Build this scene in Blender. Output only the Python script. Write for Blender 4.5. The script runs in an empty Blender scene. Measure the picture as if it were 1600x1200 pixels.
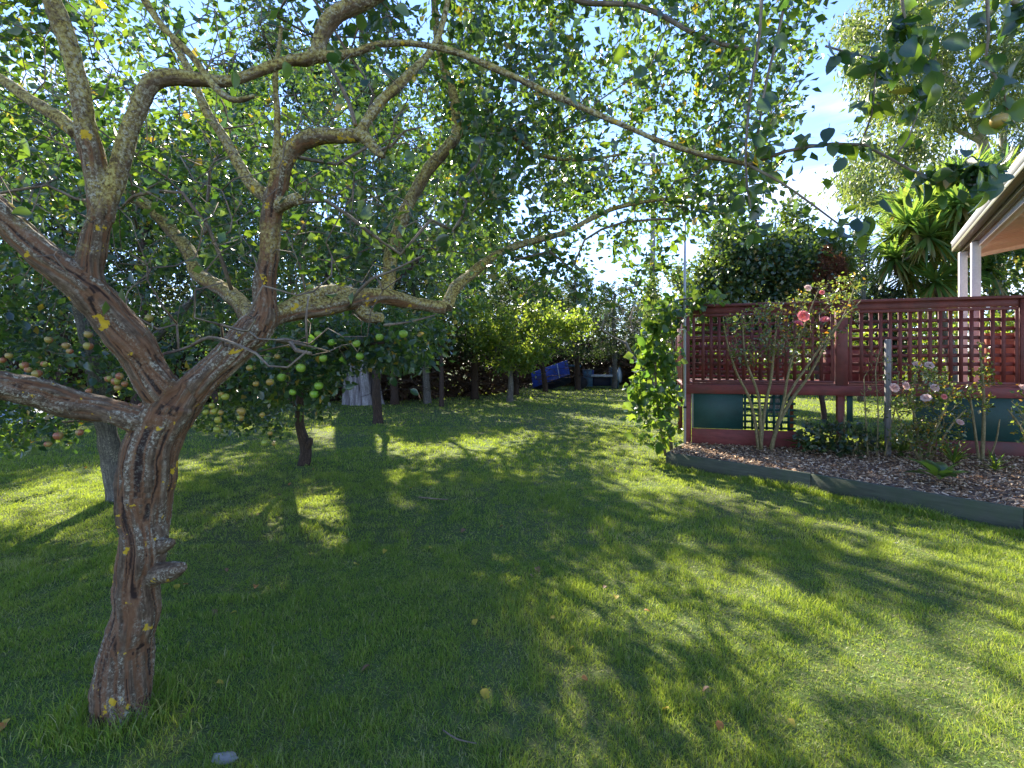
import bpy, math, random
import numpy as np
from mathutils import Vector, Matrix

random.seed(7)
RNG = np.random.default_rng(11)
PI = math.pi
scene = bpy.context.scene
COL = scene.collection

# ------------------------------------------------------------------ camera, sky, sun, exposure
CAMH, F, CX, HZ = 1.5, 800.0, 800.0, 567.0       # eye height; focal length, centre and horizon in photo pixels
cam_d = bpy.data.cameras.new("camera"); cam = bpy.data.objects.new("camera", cam_d); COL.objects.link(cam)
cam.location = (0, 0, CAMH); cam.rotation_euler = (math.radians(90), 0, 0)
cam_d.sensor_width = 36; cam_d.lens = 18; cam_d.shift_y = -33 / 1600
cam_d.clip_start = 0.05; cam_d.clip_end = 1500
scene.camera = cam

SUN_AZ = math.radians(-17.0)      # measured from +Y towards +X
SUN_EL = math.radians(36.0)
S = Vector((math.sin(SUN_AZ) * math.cos(SUN_EL), math.cos(SUN_AZ) * math.cos(SUN_EL), math.sin(SUN_EL)))
sun_d = bpy.data.lights.new("sun", 'SUN'); sun = bpy.data.objects.new("sun", sun_d); COL.objects.link(sun)
sun_d.energy = 4.2; sun_d.angle = math.radians(0.55); sun_d.color = (1.0, 0.92, 0.78)
sun.rotation_euler = S.to_track_quat('Z', 'Y').to_euler(); sun.location = (-8, 20, 20)

world = bpy.data.worlds.new("World"); scene.world = world; world.use_nodes = True
wn = world.node_tree; wn.nodes.clear()
wo = wn.nodes.new('ShaderNodeOutputWorld'); bg = wn.nodes.new('ShaderNodeBackground')
sky = wn.nodes.new('ShaderNodeTexSky'); sky.sky_type = 'NISHITA'; sky.sun_disc = False
sky.sun_elevation = SUN_EL; sky.sun_rotation = SUN_AZ; sky.air_density = 1.0; sky.dust_density = 0.0; sky.ozone_density = 2.2
tc = wn.nodes.new('ShaderNodeTexCoord'); mp = wn.nodes.new('ShaderNodeMapping'); mp.inputs['Scale'].default_value = (1.2, 1.2, 4.5)
cn = wn.nodes.new('ShaderNodeTexNoise'); cn.inputs['Scale'].default_value = 2.6; cn.inputs['Detail'].default_value = 8; cn.inputs['Roughness'].default_value = 0.55
cr = wn.nodes.new('ShaderNodeValToRGB'); cr.color_ramp.elements[0].position = 0.52; cr.color_ramp.elements[1].position = 0.68
sx = wn.nodes.new('ShaderNodeSeparateXYZ'); er = wn.nodes.new('ShaderNodeMapRange')
er.inputs['From Min'].default_value = 0.5; er.inputs['From Max'].default_value = 0.12
mu = wn.nodes.new('ShaderNodeMath'); mu.operation = 'MULTIPLY'
mx = wn.nodes.new('ShaderNodeMix'); mx.data_type = 'RGBA'; mx.inputs['B'].default_value = (5.0, 5.3, 6.0, 1)
L = wn.links.new
L(tc.outputs['Generated'], mp.inputs['Vector']); L(mp.outputs['Vector'], cn.inputs['Vector']); L(cn.outputs['Fac'], cr.inputs['Fac'])
L(tc.outputs['Generated'], sx.inputs['Vector']); L(sx.outputs['Z'], er.inputs['Value'])
L(cr.outputs['Color'], mu.inputs[0]); L(er.outputs['Result'], mu.inputs[1]); L(mu.outputs[0], mx.inputs['Factor'])
tn = wn.nodes.new('ShaderNodeMix'); tn.data_type = 'RGBA'; tn.blend_type = 'MULTIPLY'; tn.inputs['Factor'].default_value = 1; tn.inputs['B'].default_value = (0.70, 0.72, 0.92, 1)
L(sky.outputs['Color'], tn.inputs['A']); L(tn.outputs['Result'], mx.inputs['A']); L(mx.outputs['Result'], bg.inputs['Color'])
bg.inputs['Strength'].default_value = 0.115; L(bg.outputs[0], wo.inputs[0])

vs = scene.view_settings
vs.view_transform = 'Standard'; vs.look = 'None'; vs.gamma = 1; vs.use_curve_mapping = False; vs.exposure = 2.12
scene.cycles.max_bounces = 8; scene.cycles.diffuse_bounces = 4; scene.cycles.transmission_bounces = 4
scene.cycles.glossy_bounces = 2; scene.cycles.use_denoising = True; scene.cycles.caustics_reflective = False
scene.cycles.sample_clamp_indirect = 6

def P(px, py, d):
    return np.array([(px - CX) / F * d, d, CAMH - (py - HZ) / F * d])

# ------------------------------------------------------------------ noise
def _h(ix, iy, iz, seed):
    n = (ix.astype(np.int64) * 374761393 + iy.astype(np.int64) * 668265263 + iz.astype(np.int64) * 2147483647 + seed * 974634777) & 0xffffffff
    n = ((n ^ (n >> 13)) * 1274126177) & 0xffffffff
    return ((n ^ (n >> 16)) & 0xffff) / 65535.0
def vnoise(p, f=1.0, seed=0):
    p = np.asarray(p, float) * f; i = np.floor(p); t = p - i; t = t * t * (3 - 2 * t); i = i.astype(np.int64)
    r = 0
    for dx in (0, 1):
        for dy in (0, 1):
            for dz in (0, 1):
                w = (t[:, 0] if dx else 1 - t[:, 0]) * (t[:, 1] if dy else 1 - t[:, 1]) * (t[:, 2] if dz else 1 - t[:, 2])
                r = r + w * _h(i[:, 0] + dx, i[:, 1] + dy, i[:, 2] + dz, seed)
    return r
def fbm(p, f=1.0, o=4, seed=0):
    r = 0; a = 0.5; s = 0
    for k in range(o):
        r = r + a * vnoise(p, f * 2 ** k, seed + k * 17); s += a; a *= 0.5
    return r / s
def ground_z(x, y):
    x = np.atleast_1d(np.asarray(x, float)); y = np.atleast_1d(np.asarray(y, float))
    p = np.stack([x, y, x * 0], 1)
    return (fbm(p, 0.7, 3, 5) - 0.5) * 0.05

# ------------------------------------------------------------------ object helpers
def link(o, parent=None):
    COL.objects.link(o)
    if parent is not None:
        o.parent = parent; o.matrix_parent_inverse = Matrix.Translation(-parent.location)
    return o
def props(o, label=None, cat=None, group=None, kind=None):
    if label: o['label'] = label
    if cat: o['category'] = cat
    if group: o['group'] = group
    if kind: o['kind'] = kind
    return o
def thing(name, loc, label, cat, group=None):
    o = bpy.data.objects.new(name, None); o.location = Vector([float(v) for v in loc]); o.empty_display_size = 0.2
    COL.objects.link(o); return props(o, label, cat, group)
def npmesh(name, V, Fc, m, attrs=None, smooth=False):
    V = np.ascontiguousarray(V, dtype=np.float32); me = bpy.data.meshes.new(name)
    groups = Fc if isinstance(Fc, list) else [Fc]
    groups = [np.asarray(g, dtype=np.int32) for g in groups if len(g)]
    me.vertices.add(len(V)); me.vertices.foreach_set('co', V.ravel())
    loops = np.concatenate([g.ravel() for g in groups]); tot = np.concatenate([np.full(len(g), g.shape[1], np.int32) for g in groups])
    st = np.concatenate([[0], np.cumsum(tot)[:-1]]).astype(np.int32)
    me.loops.add(len(loops)); me.loops.foreach_set('vertex_index', loops)
    me.polygons.add(len(tot)); me.polygons.foreach_set('loop_start', st); me.polygons.foreach_set('loop_total', tot)
    if smooth: me.polygons.foreach_set('use_smooth', np.ones(len(tot), bool))
    for k, a in (attrs or {}).items():
        a = np.asarray(a, dtype=np.float32)
        if a.ndim == 1:
            me.attributes.new(k, 'FLOAT', 'POINT').data.foreach_set('value', a)
        else:
            me.attributes.new(k, 'FLOAT_VECTOR', 'POINT').data.foreach_set('vector', a.ravel())
    me.update(calc_edges=True); me.validate(clean_customdata=False)
    if m: me.materials.append(m)
    return me
def npobj(name, V, Fc, m, parent=None, attrs=None, smooth=False, kind=None):
    o = bpy.data.objects.new(name, npmesh(name, V, Fc, m, attrs, smooth)); link(o, parent)
    if kind: o['kind'] = kind
    return o
BOXF = np.array([[0, 3, 2, 1], [4, 5, 6, 7], [0, 1, 5, 4], [1, 2, 6, 5], [2, 3, 7, 6], [3, 0, 4, 7]])
def boxv(o, a, b, c):
    """8 corners of a box: origin + edge vectors a, b, c"""
    o, a, b, c = map(np.asarray, (o, a, b, c))
    return np.array([o, o + a, o + a + b, o + b, o + c, o + a + c, o + a + b + c, o + b + c], float)
def boxobj(name, o, a, b, c, m, parent=None, bevel=0.004):
    if np.dot(np.cross(a, b), c) < 0:
        a, b = b, a
    ob = npobj(name, boxv(o, a, b, c), BOXF, m, parent)
    if bevel:
        md = ob.modifiers.new("bevel", 'BEVEL'); md.width = bevel; md.segments = 1
    return ob

# ------------------------------------------------------------------ materials
def newmat(name):
    m = bpy.data.materials.new(name); m.use_nodes = True; nt = m.node_tree; nt.nodes.clear()
    out = nt.nodes.new('ShaderNodeOutputMaterial'); return m, nt, out
def nd(nt, t, ins=None, **kw):
    n = nt.nodes.new(t)
    for k, v in kw.items(): setattr(n, k, v)
    for k, v in (ins or {}).items():
        if hasattr(v, 'is_output') or isinstance(v, bpy.types.NodeSocket): nt.links.new(v, n.inputs[k])
        else: n.inputs[k].default_value = v
    return n
def ramp(nt, fac, stops, interp='LINEAR'):
    r = nt.nodes.new('ShaderNodeValToRGB'); r.color_ramp.interpolation = interp; e = r.color_ramp.elements
    while len(e) < len(stops): e.new(0.5)
    for i, (p, c) in enumerate(stops):
        e[i].position = p; e[i].color = (c[0], c[1], c[2], 1) if not isinstance(c, (int, float)) else (c, c, c, 1)
    nt.links.new(fac, r.inputs['Fac']); return r.outputs['Color']
def mixc(nt, f, a, b, mode='MIX'):
    n = nt.nodes.new('ShaderNodeMix'); n.data_type = 'RGBA'; n.blend_type = mode
    for k, v in (('Factor', f), ('A', a), ('B', b)):
        if isinstance(v, bpy.types.NodeSocket): nt.links.new(v, n.inputs[k])
        elif k == 'Factor': n.inputs[k].default_value = v
        else: n.inputs[k].default_value = (v[0], v[1], v[2], 1)
    return n.outputs['Result']
def noise(nt, vec, scale, detail=4, rough=0.5, out='Fac'):
    return nd(nt, 'ShaderNodeTexNoise', {'Vector': vec, 'Scale': scale, 'Detail': detail, 'Roughness': rough}).outputs[out]
def attr(nt, name, out='Fac'):
    return nd(nt, 'ShaderNodeAttribute', attribute_name=name).outputs[out]
def objco(nt): return nd(nt, 'ShaderNodeTexCoord').outputs['Object']
def bumpn(nt, h, strength=0.5, dist=0.01):
    return nd(nt, 'ShaderNodeBump', {'Height': h, 'Strength': strength, 'Distance': dist}).outputs['Normal']
def leafmat(name, stops, trans, fac=0.42, rough=0.42, spec=0.5, use_rnd=True):
    """leaf: glossy reflecting side + light coming through; colour varies leaf by leaf"""
    m, nt, out = newmat(name)
    r = attr(nt, 'rnd') if use_rnd else nd(nt, 'ShaderNodeObjectInfo').outputs['Random']
    base = ramp(nt, r, stops)
    p = nd(nt, 'ShaderNodeBsdfPrincipled', {'Base Color': base, 'Roughness': rough, 'Specular IOR Level': spec})
    tcol = ramp(nt, r, trans)
    t = nd(nt, 'ShaderNodeBsdfTranslucent', {'Color': tcol})
    mxs = nd(nt, 'ShaderNodeMixShader', {0: fac, 1: p.outputs[0], 2: t.outputs[0]})
    nt.links.new(mxs.outputs[0], out.inputs[0]); return m
def paint(name, col, var=0.25, rough=0.6, scale=(3, 3, 3), bump=0.15, dirt=None, dirtamt=0.5, spec=0.4):
    """painted or raw timber / metal with streaks, wear and fine relief"""
    m, nt, out = newmat(name); co = objco(nt)
    v = nd(nt, 'ShaderNodeMapping', {'Vector': co, 'Scale': scale}).outputs[0]
    n1 = noise(nt, v, 3.0, 6, 0.6); n2 = noise(nt, v, 22.0, 5, 0.6)
    c = mixc(nt, ramp(nt, n1, [(0.3, 0.0), (0.75, 1.0)]), [x * (1 - var) for x in col], [min(1, x * (1 + var)) for x in col])
    c = mixc(nt, ramp(nt, n2, [(0.35, 0.0), (0.7, 0.35)]), c, [x * 0.6 for x in col])
    if dirt:
        n3 = noise(nt, co, 2.2, 7, 0.65)
        c = mixc(nt, ramp(nt, n3, [(0.5, 0.0), (0.68, dirtamt)]), c, dirt)
    p = nd(nt, 'ShaderNodeBsdfPrincipled', {'Base Color': c, 'Roughness': rough, 'Specular IOR Level': spec, 'Normal': bumpn(nt, n2, bump, 0.01)})
    nt.links.new(p.outputs[0], out.inputs[0]); return m
def barkmat(name, stops, lichen=0.0, ylichen=0.0, moss=0.0, fcol=None, stretch=(60, 9), bump=0.6, bdist=0.006):
    m, nt, out = newmat(name); co = objco(nt); bk = attr(nt, 'bark', 'Vector')
    n1 = noise(nt, bk, 1.0, 6, 0.65); n0 = noise(nt, co, 38.0, 6, 0.7)
    c = ramp(nt, n1, stops)
    c = mixc(nt, ramp(nt, n0, [(0.35, 0.55), (0.65, 0.0)]), c, [x * 0.35 for x in stops[0][1]])
    h = nd(nt, 'ShaderNodeMath', {0: n1, 1: n0}, operation='ADD').outputs[0]
    if fcol:
        c = mixc(nt, ramp(nt, attr(nt, 'fis'), [(0.46, 0.0), (0.62, 0.62)]), c, fcol)
        c = mixc(nt, ramp(nt, attr(nt, 'fis'), [(0.72, 0.0), (0.90, 0.95)]), c, (0.022, 0.013, 0.010))
    if moss:
        n = nd(nt, 'ShaderNodeMath', {0: noise(nt, co, 6.0, 4, 0.6), 1: noise(nt, co, 45.0, 5, 0.7)}, operation='ADD').outputs[0]
        fm = nd(nt, 'ShaderNodeMath', {0: n, 1: attr(nt, 'up')}, operation='MULTIPLY').outputs[0]
        mc = ramp(nt, noise(nt, co, 70.0, 4, 0.7), [(0.38, (0.07, 0.045, 0.02)), (0.5, (0.29, 0.21, 0.045)), (0.60, (0.46, 0.39, 0.13))])
        c = mixc(nt, ramp(nt, fm, [(0.38, 0.0), (0.55, moss)]), c, mc)
    if lichen:
        sp = ramp(nt, noise(nt, co, 85.0, 6, 0.75), [(0.50, 0.0), (0.58, 1.0)])
        nm = nd(nt, 'ShaderNodeMath', {0: nd(nt, 'ShaderNodeMath', {0: noise(nt, bk, 0.32, 3, 0.5), 1: 0.6}, operation='MULTIPLY').outputs[0], 1: nd(nt, 'ShaderNodeMath', {0: noise(nt, co, 7.0, 4, 0.6), 1: 0.4}, operation='MULTIPLY').outputs[0]}, operation='ADD').outputs[0]
        mk = ramp(nt, nm, [(0.52 - 0.04 * lichen, 0.0), (0.60 - 0.04 * lichen, 0.72)])
        f = nd(nt, 'ShaderNodeMath', {0: sp, 1: mk}, operation='MULTIPLY').outputs[0]
        if fcol: f = nd(nt, 'ShaderNodeMath', {0: f, 1: ramp(nt, attr(nt, 'fis'), [(0.4, 1.0), (0.6, 0.25)])}, operation='MULTIPLY').outputs[0]
        c = mixc(nt, f, c, (0.46, 0.43, 0.31))
    if ylichen:
        n = noise(nt, co, 14.0, 4, 0.6)
        c = mixc(nt, ramp(nt, n, [(0.71 - 0.05 * ylichen, 0.0), (0.73 - 0.05 * ylichen, 0.9)]), c, (0.55, 0.36, 0.02))
    p = nd(nt, 'ShaderNodeBsdfPrincipled', {'Base Color': c, 'Roughness': 0.85, 'Specular IOR Level': 0.25, 'Normal': bumpn(nt, h, bump, bdist)})
    nt.links.new(p.outputs[0], out.inputs[0]); return m

M = {}
M['apple_bark'] = barkmat('apple_bark', [(0.3, (0.055, 0.034, 0.020)), (0.5, (0.155, 0.102, 0.060)), (0.7, (0.30, 0.225, 0.145))], lichen=1.5, ylichen=1.15, moss=0.9, fcol=(0.20, 0.088, 0.036))
M['twig_bark'] = barkmat('twig_bark', [(0.3, (0.10, 0.07, 0.055)), (0.5, (0.24, 0.185, 0.13)), (0.7, (0.44, 0.38, 0.26))], bump=0.3)
M['grey_bark'] = barkmat('grey_bark', [(0.3, (0.07, 0.062, 0.052)), (0.5, (0.16, 0.145, 0.12)), (0.7, (0.26, 0.235, 0.19))], lichen=0.1, bump=0.6)
M['pale_bark'] = barkmat('pale_bark', [(0.3, (0.16, 0.14, 0.13)), (0.5, (0.40, 0.37, 0.35)), (0.7, (0.62, 0.58, 0.55))], bump=0.6, fcol=(0.12, 0.10, 0.10))
M['dark_bark'] = barkmat('dark_bark', [(0.3, (0.03, 0.022, 0.017)), (0.5, (0.075, 0.05, 0.036)), (0.7, (0.14, 0.09, 0.06))], bump=0.6)
M['gum_bark'] = barkmat('gum_bark', [(0.3, (0.30, 0.27, 0.22)), (0.5, (0.50, 0.46, 0.38)), (0.7, (0.68, 0.64, 0.56))], bump=0.2)
M['bare_bark'] = barkmat('bare_bark', [(0.3, (0.22, 0.17, 0.11)), (0.5, (0.38, 0.31, 0.21)), (0.7, (0.50, 0.43, 0.30))], bump=0.2)
M['rose_cane'] = barkmat('rose_cane', [(0.3, (0.14, 0.12, 0.05)), (0.5, (0.30, 0.25, 0.12)), (0.7, (0.45, 0.37, 0.22))], bump=0.2)

M['apple_leaf'] = leafmat('apple_leaf', [(0, (0.010, 0.032, 0.020)), (0.6, (0.026, 0.060, 0.026)), (0.965, (0.075, 0.12, 0.035)), (0.985, (0.30, 0.19, 0.03))],
                          [(0, (0.10, 0.24, 0.03)), (0.7, (0.24, 0.40, 0.03)), (0.965, (0.36, 0.5, 0.03)), (0.985, (0.60, 0.45, 0.03))], fac=0.36, rough=0.30, spec=0.9)
M['apple_leaf_single'] = leafmat('apple_leaf_single', [(0, (0.010, 0.032, 0.020)), (0.6, (0.026, 0.060, 0.026)), (0.965, (0.075, 0.12, 0.035)), (0.985, (0.30, 0.19, 0.03))],
                          [(0, (0.10, 0.24, 0.03)), (0.7, (0.24, 0.40, 0.03)), (0.965, (0.36, 0.5, 0.03)), (0.985, (0.60, 0.45, 0.03))], fac=0.36, rough=0.30, spec=0.9, use_rnd=False)
M['bright_leaf'] = leafmat('bright_leaf', [(0, (0.045, 0.09, 0.018)), (0.7, (0.075, 0.14, 0.022)), (1, (0.16, 0.19, 0.03))],
                           [(0, (0.22, 0.38, 0.03)), (1, (0.50, 0.58, 0.05))], fac=0.45, rough=0.45)
M['dark_leaf'] = leafmat('dark_leaf', [(0, (0.012, 0.035, 0.018)), (0.7, (0.028, 0.062, 0.026)), (0.96, (0.06, 0.10, 0.03)), (1, (0.25, 0.16, 0.04))],
                         [(0, (0.06, 0.14, 0.02)), (1, (0.22, 0.30, 0.04))], fac=0.3, rough=0.28, spec=0.8)
M['evergreen_leaf'] = leafmat('evergreen_leaf', [(0, (0.016, 0.045, 0.026)), (0.7, (0.040, 0.085, 0.036)), (0.95, (0.09, 0.12, 0.03)), (1, (0.30, 0.17, 0.04))], [(0, (0.10, 0.2, 0.02)), (1, (0.32, 0.42, 0.04))], fac=0.33, rough=0.3, spec=0.8)
M['conifer_leaf'] = leafmat('conifer_leaf', [(0, (0.013, 0.030, 0.015)), (0.8, (0.034, 0.060, 0.027)), (1, (0.10, 0.09, 0.04))],
                            [(0, (0.06, 0.12, 0.02)), (1, (0.16, 0.22, 0.04))], fac=0.25, rough=0.6, spec=0.3)
M['brown_leaf'] = leafmat('brown_leaf', [(0, (0.07, 0.032, 0.018)), (1, (0.17, 0.075, 0.04))], [(0, (0.12, 0.05, 0.02)), (1, (0.25, 0.11, 0.04))], fac=0.25, rough=0.8, spec=0.2)
M['dry_twigs'] = leafmat('dry_twigs', [(0, (0.035, 0.022, 0.014)), (1, (0.12, 0.075, 0.045))], [(0, (0.05, 0.03, 0.02)), (1, (0.09, 0.05, 0.03))], fac=0.15, rough=0.8, spec=0.2)
M['gum_leaf'] = leafmat('gum_leaf', [(0, (0.05, 0.085, 0.035)), (0.8, (0.10, 0.14, 0.05)), (1, (0.18, 0.18, 0.06))],
                        [(0, (0.18, 0.30, 0.05)), (1, (0.42, 0.48, 0.07))], fac=0.36, rough=0.4)
M['sword_leaf'] = leafmat('sword_leaf', [(0, (0.04, 0.10, 0.03)), (0.8, (0.08, 0.16, 0.045)), (1, (0.26, 0.19, 0.08))],
                          [(0, (0.18, 0.36, 0.05)), (0.8, (0.42, 0.54, 0.06)), (1, (0.5, 0.36, 0.1))], fac=0.5, rough=0.35, spec=0.6)
M['vine_leaf'] = leafmat('vine_leaf', [(0, (0.03, 0.075, 0.018)), (1, (0.07, 0.14, 0.03))], [(0, (0.14, 0.30, 0.03)), (1, (0.40, 0.52, 0.04))], fac=0.45, rough=0.3, spec=0.7, use_rnd=False)
M['vine_leaf_mass'] = leafmat('vine_leaf_mass', [(0, (0.03, 0.075, 0.018)), (1, (0.07, 0.14, 0.03))], [(0, (0.14, 0.30, 0.03)), (1, (0.40, 0.52, 0.04))], fac=0.45, rough=0.3, spec=0.7)
M['rose_leaf'] = leafmat('rose_leaf', [(0, (0.03, 0.06, 0.022)), (0.8, (0.07, 0.11, 0.035)), (0.93, (0.28, 0.20, 0.03)), (1, (0.35, 0.12, 0.02))],
                         [(0, (0.2, 0.34, 0.04)), (0.8, (0.45, 0.52, 0.05)), (1, (0.7, 0.32, 0.02))], fac=0.4, rough=0.25, spec=0.9)
M['fallen'] = leafmat('fallen', [(0, (0.50, 0.36, 0.04)), (0.5, (0.42, 0.20, 0.04)), (1, (0.30, 0.17, 0.08))], [(0, (0.6, 0.45, 0.05)), (1, (0.4, 0.2, 0.05))], fac=0.25, rough=0.6, use_rnd=False)
M['petal'] = leafmat('petal', [(0, (0.78, 0.22, 0.26)), (1, (0.85, 0.32, 0.30))], [(0, (0.9, 0.25, 0.25)), (1, (0.9, 0.35, 0.3))], fac=0.35, rough=0.5, spec=0.3, use_rnd=False)
M['pale_petal'] = leafmat('pale_petal', [(0, (0.78, 0.55, 0.48)), (1, (0.82, 0.66, 0.60))], [(0, (0.85, 0.55, 0.45)), (1, (0.9, 0.7, 0.6))], fac=0.35, rough=0.5, spec=0.3, use_rnd=False)

def grassmat(name, tint=1.0):
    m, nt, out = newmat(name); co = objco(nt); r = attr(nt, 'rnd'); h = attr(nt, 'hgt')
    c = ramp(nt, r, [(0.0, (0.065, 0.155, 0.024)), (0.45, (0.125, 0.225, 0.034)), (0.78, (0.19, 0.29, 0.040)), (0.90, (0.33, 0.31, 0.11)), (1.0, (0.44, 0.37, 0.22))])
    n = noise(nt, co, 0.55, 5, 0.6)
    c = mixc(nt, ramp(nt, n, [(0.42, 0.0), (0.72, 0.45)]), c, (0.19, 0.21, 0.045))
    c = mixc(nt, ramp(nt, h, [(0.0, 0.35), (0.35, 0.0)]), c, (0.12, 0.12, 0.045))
    t = mixc(nt, 0.62, c, (0.66, 0.80, 0.05), 'MIX')
    p = nd(nt, 'ShaderNodeBsdfPrincipled', {'Base Color': c, 'Roughness': 0.5, 'Specular IOR Level': 0.35})
    tr = nd(nt, 'ShaderNodeBsdfTranslucent', {'Color': t})
    ms = nd(nt, 'ShaderNodeMixShader', {0: 0.42, 1: p.outputs[0], 2: tr.outputs[0]})
    nt.links.new(ms.outputs[0], out.inputs[0]); return m
M['grass'] = grassmat('grass')

def lawnmat():
    m, nt, out = newmat('lawn_ground'); co = objco(nt)
    n1 = noise(nt, co, 0.6, 6, 0.6); n2 = noise(nt, co, 9.0, 8, 0.7); n3 = noise(nt, co, 70.0, 4, 0.7)
    c = ramp(nt, n2, [(0.3, (0.055, 0.095, 0.025)), (0.5, (0.105, 0.155, 0.04)), (0.68, (0.18, 0.19, 0.075))])
    c = mixc(nt, ramp(nt, n1, [(0.45, 0.0), (0.70, 0.6)]), c, (0.17, 0.15, 0.07))
    c = mixc(nt, ramp(nt, n3, [(0.4, 0.0), (0.65, 0.6)]), c, (0.05, 0.045, 0.03))
    c = mixc(nt, ramp(nt, noise(nt, co, 1.7, 5, 0.6), [(0.63, 0.0), (0.70, 0.6)]), c, (0.12, 0.09, 0.06))
    p = nd(nt, 'ShaderNodeBsdfPrincipled', {'Base Color': c, 'Roughness': 0.95, 'Specular IOR Level': 0.1, 'Normal': bumpn(nt, n3, 0.6, 0.02)})
    nt.links.new(p.outputs[0], out.inputs[0]); return m
M['lawn'] = lawnmat()
def soilmat():
    m, nt, out = newmat('mulch_soil'); co = objco(nt)
    n2 = noise(nt, co, 30.0, 8, 0.7)
    c = ramp(nt, n2, [(0.3, (0.06, 0.035, 0.022)), (0.5, (0.16, 0.10, 0.065)), (0.7, (0.30, 0.20, 0.14))])
    p = nd(nt, 'ShaderNodeBsdfPrincipled', {'Base Color': c, 'Roughness': 0.9, 'Normal': bumpn(nt, n2, 0.8, 0.03)})
    nt.links.new(p.outputs[0], out.inputs[0]); return m
M['soil'] = soilmat()
M['chip'] = leafmat('chip', [(0, (0.13, 0.07, 0.036)), (0.4, (0.36, 0.22, 0.12)), (0.75, (0.56, 0.39, 0.24)), (1, (0.74, 0.59, 0.42))], [(0, (0.1, 0.05, 0.03)), (1, (0.2, 0.1, 0.06))], fac=0.03, rough=0.8, spec=0.2)
RED = (0.165, 0.040, 0.032)
M['red'] = paint('red_stain', RED, 0.35, 0.55, (1.5, 1.5, 1.5), 0.25, dirt=(0.09, 0.05, 0.042), dirtamt=0.6)
M['red_light'] = paint('red_board', (0.22, 0.05, 0.042), 0.3, 0.6, (2, 2, 8), 0.3, dirt=(0.10, 0.06, 0.05), dirtamt=0.6)
M['green_panel'] = paint('green_panel', (0.010, 0.058, 0.046), 0.25, 0.5, (2, 2, 2), 0.1, dirt=(0.03, 0.06, 0.05))
M['sleeper'] = paint('sleeper', (0.085, 0.092, 0.066), 0.35, 0.85, (1.2, 1.2, 12), 0.5, dirt=(0.06, 0.085, 0.04), dirtamt=0.7)
M['sleeper_top'] = paint('capping', (0.24, 0.22, 0.18), 0.3, 0.85, (2, 2, 2), 0.4)
M['cream'] = paint('cream_paint', (0.80, 0.74, 0.68), 0.05, 0.5, (2, 2, 2), 0.05, dirt=(0.5, 0.42, 0.36), dirtamt=0.25)
M['lining'] = paint('lining_board', (0.84, 0.66, 0.52), 0.08, 0.6, (2, 2, 2), 0.05, dirt=(0.55, 0.36, 0.24), dirtamt=0.3)
M['gutter'] = paint('gutter', (0.84, 0.84, 0.82), 0.05, 0.35, (2, 2, 2), 0.03)
M['olive'] = paint('olive_metal', (0.24, 0.23, 0.15), 0.1, 0.4, (2, 2, 2), 0.03)
M['galv'] = paint('galvanised', (0.42, 0.44, 0.46), 0.12, 0.35, (2, 2, 2), 0.05, dirt=(0.25, 0.2, 0.17), dirtamt=0.4)
M['weathered'] = paint('weathered_wood', (0.27, 0.255, 0.235), 0.3, 0.9, (14, 14, 1.5), 0.6)
M['blue'] = paint('blue_metal', (0.018, 0.06, 0.36), 0.35, 0.4, (2, 2, 2), 0.05, dirt=(0.05, 0.07, 0.13), dirtamt=0.8)
M['teal'] = paint('teal_metal', (0.05, 0.13, 0.20), 0.4, 0.5, (2, 2, 2), 0.1, dirt=(0.05, 0.045, 0.04), dirtamt=0.8)
M['rail_white'] = paint('pale_rail', (0.5, 0.55, 0.6), 0.3, 0.5, (2, 2, 2), 0.1)
M['rubber'] = paint('rubber', (0.02, 0.02, 0.022), 0.2, 0.8)
M['dark_inside'] = paint('dark_inside_shade', (0.012, 0.018, 0.045), 0.2, 0.6)  # near-black colour stands in for shade inside cart and tray, under the sheet
M['tarp'] = paint('tarp', (0.24, 0.30, 0.36), 0.25, 0.45, (2, 2, 2), 0.1, dirt=(0.2, 0.23, 0.25), dirtamt=0.6)
M['terracotta'] = paint('terracotta', (0.36, 0.10, 0.05), 0.2, 0.7)
M['stone'] = paint('stone', (0.34, 0.31, 0.27), 0.3, 0.9, (4, 4, 4), 0.5)
def applemat(name, a, b, c3):
    m, nt, out = newmat(name); ri = nd(nt, 'ShaderNodeObjectInfo').outputs['Random']; co = objco(nt)
    n = noise(nt, co, 9.0, 3, 0.5)
    z = nd(nt, 'ShaderNodeSeparateXYZ', {0: co}).outputs['X']
    f = nd(nt, 'ShaderNodeMath', {0: n, 1: nd(nt, 'ShaderNodeMath', {0: z, 1: 8.0}, operation='MULTIPLY').outputs[0]}, operation='ADD').outputs[0]
    c = mixc(nt, ramp(nt, ri, [(0.2, 0.0), (0.9, 1.0)]), a, b)
    c = mixc(nt, ramp(nt, f, [(0.45, 0.0), (0.72, 0.8)]), c, c3)
    c = mixc(nt, ramp(nt, noise(nt, co, 160, 2), [(0.62, 0.0), (0.7, 0.4)]), c, (0.5, 0.4, 0.2))
    p = nd(nt, 'ShaderNodeBsdfPrincipled', {'Base Color': c, 'Roughness': 0.35, 'Specular IOR Level': 0.5, 'Subsurface Weight': 0.1, 'Subsurface Scale': 0.01})
    nt.links.new(p.outputs[0], out.inputs[0]); return m
M['red_apple'] = applemat('red_apple', (0.33, 0.31, 0.06), (0.36, 0.22, 0.07), (0.34, 0.095, 0.05))
M['yellow_apple'] = applemat('yellow_apple', (0.36, 0.34, 0.045), (0.29, 0.35, 0.05), (0.38, 0.22, 0.05))
M['green_apple'] = applemat('green_apple', (0.17, 0.36, 0.03), (0.25, 0.40, 0.04), (0.28, 0.42, 0.05))

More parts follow.
